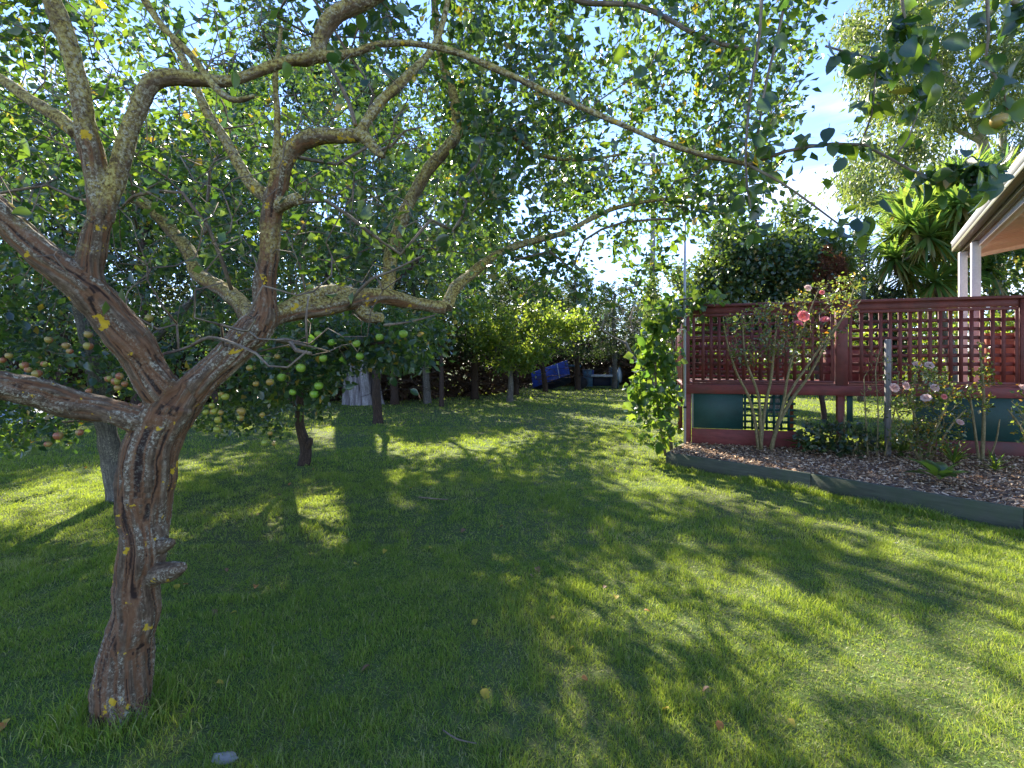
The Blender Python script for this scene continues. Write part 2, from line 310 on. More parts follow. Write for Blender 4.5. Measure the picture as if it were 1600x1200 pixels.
# ------------------------------------------------------------------ skeletons and tubes
def catmull(pts, rad, step):
    pts = np.asarray(pts, float); rad = np.asarray(rad, float)
    if len(pts) < 2: return pts, rad
    q = np.vstack([2 * pts[0] - pts[1], pts, 2 * pts[-1] - pts[-2]]); out = []; ro = []
    for i in range(len(pts) - 1):
        n = max(1, int(np.linalg.norm(pts[i + 1] - pts[i]) / step)); t = np.arange(n)[:, None] / n
        p0, p1, p2, p3 = q[i], q[i + 1], q[i + 2], q[i + 3]
        out.append(0.5 * ((2 * p1) + (-p0 + p2) * t + (2 * p0 - 5 * p1 + 4 * p2 - p3) * t ** 2 + (-p0 + 3 * p1 - 3 * p2 + p3) * t ** 3))
        ro.append(rad[i] + (rad[i + 1] - rad[i]) * t[:, 0])
    out.append(pts[-1:]); ro.append(rad[-1:])
    return np.vstack(out), np.concatenate(ro)

class Tubes:
    def __init__(s): s.V = []; s.Q = []; s.T = []; s.B = []; s.U = []; s.n = 0
    def add(s, pts, rad, k=6, cap=True, bk=(14, 2.5)):
        pts = np.asarray(pts, float); rad = np.asarray(rad, float); n = len(pts)
        if n < 2: return
        tg = np.gradient(pts, axis=0); tg /= np.linalg.norm(tg, axis=1)[:, None] + 1e-9
        ref = np.array([0., 0, 1]) if abs(tg[0][2]) < 0.9 else np.array([1., 0, 0])
        X = np.empty((n, 3)); x = np.cross(tg[0], ref)
        for i in range(n):
            x = x - tg[i] * np.dot(x, tg[i]); x /= np.linalg.norm(x) + 1e-9; X[i] = x
        Y = np.cross(tg, X); a = np.arange(k) / k * 2 * PI
        R = X[:, None] * np.cos(a)[None, :, None] + Y[:, None] * np.sin(a)[None, :, None]
        V = pts[:, None] + R * rad[:, None, None]
        ln = np.concatenate([[0], np.cumsum(np.linalg.norm(np.diff(pts, axis=0), axis=1))])
        off = RNG.random(3) * 50
        B = np.stack([np.cos(a)[None] * rad[:, None] * bk[0] * 6 + off[0], np.sin(a)[None] * rad[:, None] * bk[0] * 6 + off[1], np.repeat(ln[:, None] * bk[1] * 3 + off[2], k, 1)], -1)
        s.V.append(V.reshape(-1, 3)); s.B.append(B.reshape(-1, 3)); s.U.append(R[..., 2].reshape(-1))
        i = np.arange(n - 1)[:, None] * k; j = np.arange(k)[None]; j2 = (j + 1) % k
        s.Q.append((np.stack([i + j, i + j2, i + k + j2, i + k + j], -1).reshape(-1, 4) + s.n))
        m = n * k
        if cap:
            for (c, ring, fl) in ((pts[0], 0, True), (pts[-1], (n - 1) * k, False)):
                s.V.append(c[None]); s.B.append(B[0 if fl else -1, :1]); s.U.append(np.zeros(1))
                r0 = ring + np.arange(k); r1 = ring + (np.arange(k) + 1) % k; cc = np.full(k, m)
                s.T.append(np.stack([r1, r0, cc] if fl else [r0, r1, cc], -1) + s.n); m += 1
        s.n += m
    def build(s, name, m, parent=None, kind=None):
        if not s.V: return None
        V = np.vstack(s.V); B = np.vstack(s.B); U = np.concatenate(s.U)
        g = [np.vstack(s.Q)] + ([np.vstack(s.T)] if s.T else [])
        return npobj(name, V, g, m, parent, {'bark': B, 'up': U * 0.5 + 0.5}, True, kind)

class Skel:
    def __init__(s, cap=20000):
        s.P = np.zeros((cap, 3)); s.par = np.full(cap, -1); s.fix = np.zeros(cap); s.n = 0; s.tips = []
    def add(s, p, par, fix=0.0):
        s.P[s.n] = p; s.par[s.n] = par; s.fix[s.n] = fix; s.n += 1; return s.n - 1
    def poly(s, pts, rad, par=None, step=0.12):
        pts, rad = catmull(pts, rad, step); last = par if par is not None else (s.nearest(pts[0]) if s.n else -1)
        for p, r in zip(pts, rad): last = s.add(p, last, r)
        return last
    def nearest(s, p): return int(np.argmin(((s.P[:s.n] - p) ** 2).sum(1)))
    def grow(s, T, org, jit=0.12, arc=0.1, seg=0.3, minfrom=0):
        T = np.asarray(T); o = np.argsort(((T - org) ** 2).sum(1))
        for t in T[o]:
            dv = s.P[minfrom:s.n] - t; dd = np.sqrt((dv ** 2).sum(1))
            out = np.sqrt(((s.P[minfrom:s.n] - org) ** 2).sum(1))
            j = int(np.argmin(dd + 0.25 * out)) + minfrom; a = s.P[j]; dist = np.linalg.norm(t - a)
            k = max(1, int(dist / seg)); last = j
            for q in range(1, k + 1):
                f = q / k; p = a + (t - a) * f
                if q < k: p = p + RNG.normal(0, jit * min(seg, dist / 2), 3)
                p = p + np.array([0, 0, arc * dist * 4 * f * (1 - f)])
                last = s.add(p, last)
            s.tips.append((last, last if k < 1 else s.par[last]))
    def radii(s, tip=0.004, power=0.5, cap=1.0):
        c = np.zeros(s.n); ch = np.zeros(s.n, int)
        for i in range(s.n - 1, -1, -1):
            c[i] += 1 if ch[i] == 0 else 0
            if s.par[i] >= 0: c[s.par[i]] += c[i]; ch[s.par[i]] += 1
        r = np.minimum(tip * c ** power, cap); r = np.where(s.fix[:s.n] > 0, s.fix[:s.n], r)
        for i in range(s.n):
            if s.par[i] >= 0 and s.fix[i] == 0: r[i] = min(r[i], r[s.par[i]] * 0.95)
        s.r = r; return r
    def tubes(s, tb, sel=None, k=None, smooth=0.12, bk=(14, 2.5)):
        kids = [[] for _ in range(s.n)]
        for i in range(s.n):
            if s.par[i] >= 0: kids[s.par[i]].append(i)
        start = [i for i in range(s.n) if s.par[i] < 0]; st = list(start)
        stack = [(i, None) for i in st]
        while stack:
            i, pre = stack.pop(); ch = [] if pre is None else [pre]; c = i
            while True:
                ch.append(c)
                if not kids[c]: break
                m = max(kids[c], key=lambda q: s.r[q])
                for q in kids[c]:
                    if q != m: stack.append((q, c))
                c = m
            P_ = s.P[ch]; r = s.r[ch].copy()
            if pre is not None: r[0] = min(r[0], r[1] * 1.3)
            if sel is not None and not sel(ch): continue
            if sel is not None:
                g = [q for q, idx in enumerate(ch) if s.fix[idx] == 0]
                if not g: continue
                P_ = P_[max(g[0] - 1, 0):]; r = r[max(g[0] - 1, 0):]
                if len(r) > 1: r[0] = r[1]
            if len(P_) < 2: continue
            kk = k or (10 if r.max() > 0.08 else 6 if r.max() > 0.025 else 4 if r.max() > 0.007 else 3)
            if r.max() > 0.007: P_, r = catmull(P_, r, smooth)
            tb.add(P_, r, kk, True, bk)

def unit(v): return v / (np.linalg.norm(v, axis=-1, keepdims=True) + 1e-9)
LEAF4 = (np.array([[0, 0, 0], [-.30, .42, .10], [0, 1, -.08], [.30, .42, .10], [0, .5, 0]]), np.array([[0, 4, 1], [1, 4, 2], [0, 3, 4], [4, 3, 2]]))
LEAF2 = (np.array([[0, 0, 0], [-.34, .45, .08], [0, 1, -.03], [.34, .45, .08]]), np.array([[0, 2, 1], [0, 3, 2]]))
NARROW = (np.array([[0, 0, 0], [-.09, .4, .02], [0, 1, -.10], [.09, .4, .02]]), np.array([[0, 2, 1], [0, 3, 2]]))
SPRAY = (np.array([[0, 0, 0], [-.20, .5, -.02], [-.05, .45, 0], [0, 1, -.10], [.05, .45, 0], [.2, .55, -.02]]), np.array([[0, 2, 1], [0, 3, 2], [0, 4, 3], [0, 5, 4]]))
def leaf_frames(axis, droop=0.0, flat=None):
    axis = unit(axis); r = RNG.normal(0, 1, axis.shape)
    if flat is not None: r[:, 2] += flat
    Z = unit(r - axis * (r * axis).sum(1)[:, None]); X = np.cross(axis, Z); return X, axis, Z
def leaf_batch(pos, axis, size, tmpl, flat=None):
    X, Y, Z = leaf_frames(axis, flat=flat); t, f = tmpl; n = len(pos); k = len(t); size = np.broadcast_to(size, (n,))
    V = pos[:, None] + size[:, None, None] * (t[None, :, :1] * X[:, None] + t[None, :, 1:2] * Y[:, None] + t[None, :, 2:3] * Z[:, None])
    Fc = (f[None] + (np.arange(n) * k)[:, None, None]).reshape(-1, f.shape[1])
    rnd = np.repeat(RNG.random(n), k); return V.reshape(-1, 3), Fc, {'rnd': rnd}, (X, Y, Z)
def tip_leaves(tips, prev, per, spread, size, down=0.25, jitter=0.6):
    """leaf positions and directions around twig ends"""
    n = len(tips); T = np.repeat(tips, per, 0); A = np.repeat(prev, per, 0); f = RNG.random((n * per, 1)) ** 0.7
    pos = A + (T - A) * (0.2 + 0.8 * f) + RNG.normal(0, spread, (n * per, 3))
    ax = unit(T - A) * 0.5 + RNG.normal(0, jitter, (n * per, 3)); ax[:, 2] -= down
    sz = size * (0.45 + 0.95 * RNG.random(n * per)); return pos, unit(ax), sz
def inpoly(x, y, poly):
    poly = np.asarray(poly, float); c = np.zeros(len(x), bool); j = len(poly) - 1
    for i in range(len(poly)):
        xi, yi = poly[i]; xj, yj = poly[j]
        c ^= ((yi > y) != (yj > y)) & (x < (xj - xi) * (y - yi) / (yj - yi + 1e-12) + xi); j = i
    return c
def sample_region(poly, d0, d1, n, clump=0.0, cf=1.3, seed=1):
    poly = np.asarray(poly, float); lo, hi = poly.min(0), poly.max(0); out = []
    while sum(len(o) for o in out) < n:
        m = n * 2; x = RNG.uniform(lo[0], hi[0], m); y = RNG.uniform(lo[1], hi[1], m); d = RNG.uniform(d0, d1, m)
        ok = inpoly(x, y, poly); p = np.stack([(x - CX) / F * d, d, CAMH - (y - HZ) / F * d], 1)
        if clump: ok &= fbm(p, cf, 2, seed) > RNG.uniform(0.5 - clump, 0.5 + clump * 0.4, m)
        out.append(p[ok])
    return np.vstack(out)[:n]
def pix(p): return CX + F * p[:, 0] / p[:, 1], HZ - F * (p[:, 2] - CAMH) / p[:, 1]

# ------------------------------------------------------------------ lawn, far ground
def grid_sheet(name, xs, ys, zf, m, kind='structure'):
    X, Y = np.meshgrid(xs, ys); Z = zf(X.ravel(), Y.ravel()); V = np.stack([X.ravel(), Y.ravel(), Z], 1)
    nx = len(xs); i = (np.arange(len(ys) - 1)[:, None] * nx + np.arange(nx - 1)[None]).ravel()
    o = npobj(name, V, np.stack([i, i + 1, i + nx + 1, i + nx], 1), m, smooth=True); o['kind'] = kind; return o
xs = np.concatenate([[-400, -150, -60], np.linspace(-30, 30, 241), [60, 150, 400]])
ys = np.concatenate([[-60, -15], np.linspace(-3, 45, 193), [80, 200, 600]])
lawn = grid_sheet('lawn', xs, ys, lambda x, y: np.where((abs(x) < 30) & (y > -3) & (y < 45), ground_z(x, y), 0.0), M['lawn'])
lawn['label'] = 'mown green lawn with bare and dry patches'

BED = [(2.25, 7.43), (3.50, 6.0), (4.56, 4.56), (6.0, 2.55), (14, 2.55), (14, 6.1), (7.5, 7.2), (2.85, 8.52)]
D0 = np.array([2.85, 8.44]); DU = np.array([0.962, -0.274]); DB = np.array([0.274, 0.962])
def dk(t, b, z):
    q = D0 + DU * t + DB * b; return np.array([q[0], q[1], z])
U3 = np.array([DU[0], DU[1], 0.0]); B3 = np.array([DB[0], DB[1], 0.0]); Z3 = np.array([0, 0, 1.0])

# grass blades (nobody could count them): denser near the camera
def make_grass():
    zones = [(1.2, 2.6, 17000, 0.033, 0.0024), (2.6, 4.2, 10500, 0.034, 0.0030), (4.2, 7, 4300, 0.038, 0.0046), (7, 12, 1200, 0.040, 0.0095), (12, 20, 300, 0.045, 0.017), (20, 36, 60, 0.06, 0.035)]
    P_ = []; H = []; W = []
    for d0, d1, den, h, w in zones:
        area = (d1 - d0) * 2 * (1.12 * d1 + 0.8); n = int(area * den)
        y = RNG.uniform(d0, d1, n); x = RNG.uniform(-1, 1, n) * (1.12 * d1 + 0.8); ok = abs(x) < 1.12 * y + 0.8; x, y = x[ok], y[ok]
        p = np.stack([x, y, x * 0], 1)
        f = fbm(p, 2.2, 3, 3); patch = fbm(p, 0.9, 3, 9); tuft = vnoise(p, 9.0, 4)
        keep = RNG.random(len(x)) < np.clip(0.55 + 2.4 * (patch - 0.42) + 1.2 * (tuft - 0.5), 0.16, 1)
        bare = ((x + 2.0) ** 2 * 0.8 + (y - 2.0) ** 2 * 2.5) < 0.5
        keep &= ~(bare & (RNG.random(len(x)) < 0.7))
        keep &= ~inpoly(x, y, BED)
        keep &= ~((x + 1.69) ** 2 + (y - 2.2) ** 2 < 0.11 ** 2)
        x, y, f, tuft = x[keep], y[keep], f[keep], tuft[keep]
        hh = h * (0.45 + 1.0 * tuft) * (0.6 + 0.9 * f) * RNG.uniform(0.5, 1.35, len(x))
        P_.append(np.stack([x, y, ground_z(x, y) - 0.004], 1)); H.append(hh); W.append(np.full(len(x), w) * RNG.uniform(0.6, 1.3, len(x)))
    # fine low thatch lying between the upright blades
    for d0, d1, den, w in ((1.3, 4.2, 6500, 0.0026), (4.2, 9, 1500, 0.005)):
        area = (d1 - d0) * 2 * (1.12 * d1 + 0.8); n = int(area * den); y = RNG.uniform(d0, d1, n); x = RNG.uniform(-1, 1, n) * (1.12 * d1 + 0.8); ok = (abs(x) < 1.12 * y + 0.8) & ~inpoly(x, y, BED); x, y = x[ok], y[ok]
        P_.append(np.stack([x, y, ground_z(x, y)], 1)); H.append(0.012 * RNG.uniform(.4, 1.4, len(x))); W.append(np.full(len(x), w) * RNG.uniform(.8, 2.0, len(x)))
    # longer tufts: trunk foot, sleepers' foot
    for (cx_, cy_, sx_, sy_, n, hs) in ((-1.60, 2.12, 0.16, 0.07, 300, 0.10), (-1.5, 2.2, 0.24, 0.14, 300, 0.08), (-1.86, 2.1, 0.10, 0.1, 120, 0.07)):
        x = RNG.normal(cx_, sx_, n); y = RNG.normal(cy_, sy_, n); P_.append(np.stack([x, y, ground_z(x, y) - 0.004], 1)); H.append(hs * RNG.uniform(0.4, 1.2, n)); W.append(np.full(n, 0.004))
    n = 1300; a = RNG.uniform(0, 2 * PI, n); r = RNG.uniform(.12, .26, n); x = -1.689 + r * np.cos(a); y = 2.18 + r * np.sin(a) * .95; P_.append(np.stack([x, y, ground_z(x, y) - 0.004], 1)); H.append(0.075 * RNG.uniform(.4, 1.2, n)); W.append(np.full(n, 0.0034))
    pts = [(2.2, 7.4), (3.45, 5.95), (4.5, 4.5), (5.9, 2.6)]
    for a, b in zip(pts[:-1], pts[1:]):
        n = 2600; t = RNG.random(n); x = a[0] + (b[0] - a[0]) * t - abs(RNG.normal(0, 0.05, n)) - 0.02; y = a[1] + (b[1] - a[1]) * t - abs(RNG.normal(0, 0.04, n))
        P_.append(np.stack([x, y, ground_z(x, y) - 0.004], 1)); H.append(0.085 * RNG.uniform(0.3, 1.3, n) * (0.4 + vnoise(np.stack([x, y, x * 0], 1), 3, 2))); W.append(np.full(n, 0.0055))
    p = np.vstack(P_); h = np.concatenate(H); w = np.concatenate(W); n = len(p)
    a = RNG.uniform(0, 2 * PI, n); dx = np.stack([np.cos(a), np.sin(a), a * 0], 1); la = RNG.uniform(0, 2 * PI, n)
    lean = np.stack([np.cos(la), np.sin(la), a * 0], 1) * np.where(h < 0.017, RNG.uniform(.008, .028, n), h * RNG.uniform(0.1, 0.95, n))[:, None]
    up = np.zeros((n, 3)); up[:, 2] = h
    V = np.stack([p - dx * w[:, None] * .5, p + dx * w[:, None] * .5, p + lean * .35 + up * .55 - dx * w[:, None] * .42, p + lean * .35 + up * .55 + dx * w[:, None] * .42, p + lean + up * 0.92], 1)
    base = (np.arange(n) * 5)[:, None]
    T = np.stack([base + np.array([0, 1, 3]), base + np.array([0, 3, 2]), base + np.array([2, 3, 4])], 1).reshape(-1, 3)
    r = np.clip(RNG.random(n) ** 1.1 * 0.8 + (fbm(p, 1.6, 3, 21) - 0.5) * 0.9 + (vnoise(p, 11.0, 22) - 0.5) * 0.45, 0, 1)
    r = np.where(RNG.random(n) < 0.20, RNG.uniform(0.82, 1, n), r)
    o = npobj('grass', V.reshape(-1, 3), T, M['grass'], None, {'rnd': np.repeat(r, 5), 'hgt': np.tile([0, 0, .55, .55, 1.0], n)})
    props(o, 'short green grass blades growing over the whole lawn', 'grass', None, 'stuff'); return n
ngrass = make_grass()

# ------------------------------------------------------------------ front apple tree
apple_base = np.array([(183 - CX) / F * 2.19, 2.19, 0.0])
front = thing('apple_tree', apple_base, 'old apple tree with twisted lichen covered trunk leaning beside the camera, arching over the lawn', 'tree')
def L3(pts):
    """traced limb: (px, py, depth, width in photo pixels) -> points, radii"""
    a = np.array(pts, float); q = np.stack([(a[:, 0] - CX) / F * a[:, 2], a[:, 2], CAMH - (a[:, 1] - HZ) / F * a[:, 2]], 1)
    return q, a[:, 3] * 0.87 / 2 / F * a[:, 2]
LIMBS = dict(
 trunk=[(180, 1150, 2.19, 112), (184, 1112, 2.19, 97), (191, 1045, 2.2, 86), (200, 1000, 2.2, 82), (212, 937, 2.2, 79), (221, 880, 2.2, 79), (225, 825, 2.2, 79), (229, 760, 2.2, 85), (243, 705, 2.2, 90), (260, 655, 2.2, 99), (282, 622, 2.2, 82)],
 root1=[(184, 1085, 2.19, 60), (154, 1122, 2.13, 30), (136, 1165, 2.09, 14)],
 root2=[(192, 1085, 2.19, 60), (226, 1122, 2.15, 28), (244, 1165, 2.1, 12)],
 root3=[(186, 1085, 2.17, 56), (186, 1135, 2.10, 32), (184, 1185, 2.06, 14)],
 burl=[(240, 900, 2.2, 46), (264, 893, 2.15, 36), (277, 888, 2.13, 28), (285, 886, 2.11, 20)],
 burl2=[(245, 852, 2.2, 40), (262, 850, 2.16, 24), (270, 846, 2.14, 12)],
 left_up=[(268, 640, 2.2, 74), (232, 570, 2.15, 66), (188, 512, 2.1, 66), (143, 458, 2.05, 66), (92, 422, 2.0, 58), (36, 374, 1.95, 56), (-20, 318, 1.9, 54), (-90, 250, 1.85, 48), (-160, 170, 1.8, 40)],
 left_low=[(262, 668, 2.2, 60), (222, 660, 2.16, 54), (175, 646, 2.12, 50), (115, 632, 2.08, 50), (55, 616, 2.0, 54), (0, 602, 1.95, 58), (-70, 590, 1.9, 52), (-150, 570, 1.8, 44)],
 right=[(275, 640, 2.2, 66), (308, 606, 2.22, 58), (340, 576, 2.26, 56), (372, 545, 2.3, 58), (398, 515, 2.33, 60), (412, 480, 2.35, 48), (416, 430, 2.35, 42), (420, 380, 2.35, 38), (424, 335, 2.35, 38), (432, 300, 2.34, 36), (440, 268, 2.32, 32), (458, 232, 2.3, 32), (490, 216, 2.28, 30), (530, 214, 2.26, 28), (566, 214, 2.25, 24), (592, 238, 2.22, 16), (600, 244, 2.2, 10)],
 stub=[(430, 325, 2.35, 30), (452, 316, 2.3, 24), (466, 312, 2.26, 22)],
 right_low=[(395, 515, 2.33, 52), (425, 494, 2.4, 38), (465, 486, 2.5, 34), (520, 478, 2.6, 32), (566, 466, 2.7, 34), (612, 464, 2.8, 28), (655, 474, 2.9, 25), (698, 480, 2.95, 24)],
 knuckle=[(560, 480, 2.7, 22), (575, 492, 2.68, 26), (597, 496, 2.65, 20)],
 right_low2=[(430, 492, 2.4, 34), (480, 466, 2.55, 24), (520, 455, 2.65, 24), (560, 462, 2.72, 22)],
 fork_up=[(560, 212, 2.25, 22), (575, 186, 2.25, 20), (600, 150, 2.27, 20), (634, 122, 2.3, 18), (668, 86, 2.35, 14), (690, 40, 2.4, 11), (705, -30, 2.4, 9)],
 up_a=[(143, 455, 2.05, 52), (140, 410, 2.05, 46), (146, 368, 2.05, 44), (155, 335, 2.05, 40), (150, 290, 2.05, 38), (142, 240, 2.03, 38), (134, 190, 2.0, 36), (124, 130, 1.98, 34), (108, 70, 1.95, 34), (88, 20, 1.92, 34), (66, -50, 1.9, 30), (50, -120, 1.9, 26)],
 up_b=[(155, 340, 2.05, 40), (176, 290, 2.05, 32), (196, 235, 2.05, 30), (214, 180, 2.05, 30), (236, 132, 2.05, 30), (268, 122, 2.06, 28), (310, 126, 2.08, 24), (355, 126, 2.1, 22), (405, 112, 2.12, 20), (452, 96, 2.14, 22), (492, 88, 2.15, 28), (502, 55, 2.15, 30), (522, 28, 2.15, 32), (560, 6, 2.15, 30), (610, -24, 2.15, 26), (660, -70, 2.2, 20)],
 arch=[(492, 90, 2.15, 22), (545, 84, 2.15, 15), (600, 68, 2.15, 13), (690, 75, 2.15, 12), (770, 106, 2.15, 12), (860, 146, 2.1, 12), (950, 186, 2.05, 11), (1030, 219, 2.0, 10), (1100, 242, 1.98, 10), (1170, 258, 1.95, 9)],
 up_left=[(120, 208, 2.0, 26), (88, 182, 2.02, 22), (46, 154, 2.05, 20), (0, 124, 2.1, 18), (-60, 90, 2.1, 15)],
 hook=[(210, -30, 1.7, 15), (250, 36, 1.68, 13), (300, 88, 1.66, 13), (336, 136, 1.64, 13), (366, 156, 1.62, 12), (398, 150, 1.6, 9)],
 slant=[(428, 312, 2.35, 26), (398, 292, 2.36, 22), (376, 262, 2.38, 20), (350, 218, 2.4, 18), (322, 172, 2.45, 17), (300, 120, 2.5, 14), (270, 60, 2.5, 12)],
 riser=[(424, 320, 2.34, 20), (426, 280, 2.3, 15), (432, 230, 2.28, 13), (434, 180, 2.25, 12), (430, 120, 2.25, 10), (440, 40, 2.2, 8)],
 back=[(398, 508, 2.36, 40), (372, 472, 2.6, 32), (340, 448, 2.8, 27), (308, 428, 2.95, 25), (296, 396, 3.05, 24), (268, 360, 3.15, 22), (230, 322, 3.2, 20), (190, 292, 3.3, 18), (130, 240, 3.4, 14)],
 far_up=[(590, 466, 2.75, 26), (606, 440, 2.85, 26), (612, 395, 2.95, 25), (634, 330, 3.05, 24), (662, 276, 3.1, 23), (700, 228, 3.15, 22), (714, 206, 3.15, 20), (708, 150, 3.15, 17), (690, 88, 3.15, 15), (680, 20, 3.15, 13), (676, -60, 3.15, 10)],
 far_right=[(698, 480, 2.95, 24), (712, 448, 3.05, 22), (742, 424, 3.2, 19), (780, 396, 3.35, 15), (822, 380, 3.5, 13), (884, 362, 3.7, 11), (960, 326, 4.0, 9), (1030, 312, 4.2, 7), (1110, 306, 4.3, 5), (1190, 296, 4.4, 3)],
 far_right2=[(714, 208, 3.15, 17), (745, 190, 3.2, 13), (790, 205, 3.3, 11), (840, 240, 3.5, 9), (900, 250, 3.6, 7), (980, 240, 3.8, 5)],
)
sk = Skel(40000); voxel_parts = []
for nm, l in LIMBS.items():
    q, r = L3(l); start = sk.n
    par = None if nm != 'trunk' else -1
    sk.poly(q, r, par, 0.06); voxel_parts.append((nm, q, r))
nfix = sk.n
def build_trunk():
    tb = Tubes()
    segs = []; tgs = []; offs = []
    for nm, q, r in voxel_parts:
        P_, R_ = catmull(q, r, 0.02)
        w = (vnoise(P_ * 1.0, 9.0, 3) - 0.5) * 0.22; R_ = R_ * (1 + w); tgs.append(unit(np.gradient(P_, axis=0))); offs.append(np.repeat(RNG.random((1, 3)) * 40, len(P_), 0))
        P_ = P_ + np.stack([vnoise(P_, 7.0, 31) - .5, vnoise(P_, 7.0, 32) - .5, vnoise(P_, 7.0, 33) - .5], 1) * (R_ * 0.45)[:, None]
        tb.add(P_, R_, 14, True); s = np.concatenate([[0], np.cumsum(np.linalg.norm(np.diff(P_, axis=0), axis=1))])
        segs.append((P_, R_, s))
    tmp = npobj('tmp', np.vstack(tb.V), [np.vstack(tb.Q), np.vstack(tb.T)], None)
    rm = tmp.modifiers.new('r', 'REMESH'); rm.mode = 'VOXEL'; rm.voxel_size = 0.0052
    sm = tmp.modifiers.new('s', 'SMOOTH'); sm.factor = 0.6; sm.iterations = 4
    dg = bpy.context.evaluated_depsgraph_get(); dg.update(); me = bpy.data.meshes.new_from_object(tmp.evaluated_get(dg))
    n = len(me.vertices); V = np.empty(n * 3, np.float32); me.vertices.foreach_get('co', V); V = V.reshape(-1, 3).astype(float)
    Nn = np.empty(n * 3, np.float32); me.vertices.foreach_get('normal', Nn); Nn = Nn.reshape(-1, 3).astype(float)
    C = np.vstack([s[0] for s in segs]); Rr = np.concatenate([s[1] for s in segs]); Sl = np.concatenate([s[2] for s in segs])
    Tg = np.vstack(tgs); Of = np.vstack(offs)
    idx = np.empty(n, int)
    for a in range(0, n, 4000):
        d = ((V[a:a + 4000, None] - C[None]) ** 2).sum(2) ** 0.5 - Rr[None]; idx[a:a + 4000] = d.argmin(1)
    rad = V - C[idx]; al = (rad * Tg[idx]).sum(1); s = Sl[idx] + al; rad = unit(rad - Tg[idx] * al[:, None]); R = Rr[idx]
    # twist the radial direction with length so that ridges wind round the trunk
    tw = s * 1.1; ax = Tg[idx]; rt = rad * np.cos(tw)[:, None] + np.cross(ax, rad) * np.sin(tw)[:, None]
    rk = rt * R[:, None]
    warp = (fbm(V, 6.0, 3, 8) - 0.5) * 0.035
    Q1 = rk * 34 + warp[:, None] * 30 + ax * (s * 2.0)[:, None] + Of[idx]
    n1 = vnoise(Q1, 1.0, 40); n2 = vnoise(Q1 * 2.3, 1.0, 41)
    ridge = 1 - abs(2 * n1 - 1) * 1.0                     # 1 = crease line
    ridge2 = 1 - abs(2 * n2 - 1)
    fis = np.clip(ridge * 0.8 + ridge2 * 0.2, 0, 1) ** 2.0
    amp = np.clip(R * 0.22, 0.002, 0.014)
    lump = fbm(V, 14.0, 3, 77) - 0.5; fine = fbm(V, 90.0, 2, 78) - 0.5
    low = fbm(V, 2.0, 2, 66)
    mask = np.clip((R - 0.018) / 0.03, 0.15, 1)
    V2 = V + Nn * (-(fis - 0.2) * amp * 0.95 * mask + lump * amp * 1.4 + fine * 0.0035)[:, None]
    npol = len(me.polygons); lt = np.empty(npol, np.int32); me.polygons.foreach_get('loop_total', lt)
    lv = np.empty(len(me.loops), np.int32); me.loops.foreach_get('vertex_index', lv)
    if (lt == 4).all(): Fc = lv.reshape(-1, 4)
    else:
        st = np.concatenate([[0], np.cumsum(lt)[:-1]]); Fc = [lv[st[lt == k][:, None] + np.arange(k)] for k in (3, 4) if (lt == k).any()]
    bpy.data.objects.remove(tmp); 
    bark = rk * 70 + ax * (s * 6)[:, None] + Of[idx]
    thick = np.clip((0.060 - R) / 0.035, 0, 1)
    upness = np.clip(Nn[:, 2] * 0.35 + 0.55, 0, 1) * (0.45 + 0.75 * thick) * np.clip((V[:, 2] - 1.2) / 0.4 + 0.2, 0.0, 1)
    return npobj('trunk', V2, Fc, M['apple_bark'], front, {'bark': bark, 'fis': fis * mask, 'up': upness}, True), n
trunk_obj, ntrunk = build_trunk()

# the twigs: grow from the limbs to points all through the crown
reg_left = [(-250, -160), (880, -200), (900, 150), (760, 330), (640, 420), (420, 430), (300, 380), (60, 330), (-250, 300)]
reg_right = [(700, -160), (1280, -160), (1270, 60), (1240, 200), (1180, 330), (1040, 380), (900, 420), (760, 440), (700, 330)]
reg_droop = [(880, 250), (1200, 230), (1210, 330), (1040, 360), (1050, 440), (960, 480), (800, 470), (840, 380)]
T1 = np.vstack([sample_region(reg_left, 2.4, 4.4, 800, 0.2), sample_region(reg_right, 2.8, 5.8, 860, 0.26), sample_region(reg_droop, 3.4, 5.2, 110, 0.3)])
org = P(300, 600, 2.2)
sk.grow(T1, org, 0.25, 0.05, 0.16, 0)
tips1 = list(sk.tips); sk.tips = []
# bare little twigs near the limbs
T2 = sample_region([(-60, 0), (640, 0), (700, 200), (720, 420), (620, 440), (560, 560), (300, 560), (0, 440)], 1.9, 3.0, 620)
sk.grow(T2, org, 0.30, 0.04, 0.07, 0); tips2 = list(sk.tips); sk.tips = []
# hand-placed long shoots
def shoot(pts, par=None):
    q, r = L3(pts); e = sk.n; last = sk.poly(q, r, par, 0.06); return list(range(e, sk.n))
sh = []
sh.append(shoot([(1168, 258, 1.95, 8), (1230, 236, 1.92, 6), (1300, 225, 1.85, 6), (1350, 226, 1.8, 5.5), (1395, 250, 1.75, 5), (1450, 276, 1.72, 4.5), (1500, 268, 1.68, 3.5), (1535, 262, 1.65, 3)]))
sh.append(shoot([(1170, 258, 1.95, 6), (1220, 285, 1.9, 4.5), (1270, 320, 1.85, 4), (1310, 350, 1.8, 3), (1345, 352, 1.78, 2.5)]))
sh.append(shoot([(1192, -40, 1.9, 6), (1186, 60, 1.88, 5.5), (1172, 150, 1.85, 5), (1165, 250, 1.82, 4.5), (1172, 320, 1.8, 4), (1186, 356, 1.8, 3)], 0))
sh.append(shoot([(1236, -40, 2.0, 6), (1214, 60, 2.0, 5), (1195, 140, 1.98, 4.5), (1180, 240, 1.95, 4)], 0))
sh.append(shoot([(860, -60, 2.9, 12), (900, 0, 2.9, 10), (1000, 10, 2.8, 9), (1100, 60, 2.6, 8), (1170, 78, 2.5, 7)], 0))
sh.append(shoot([(1290, 72, 2.0, 4), (1350, 88, 1.9, 3.5), (1420, 96, 1.85, 3)], 0))
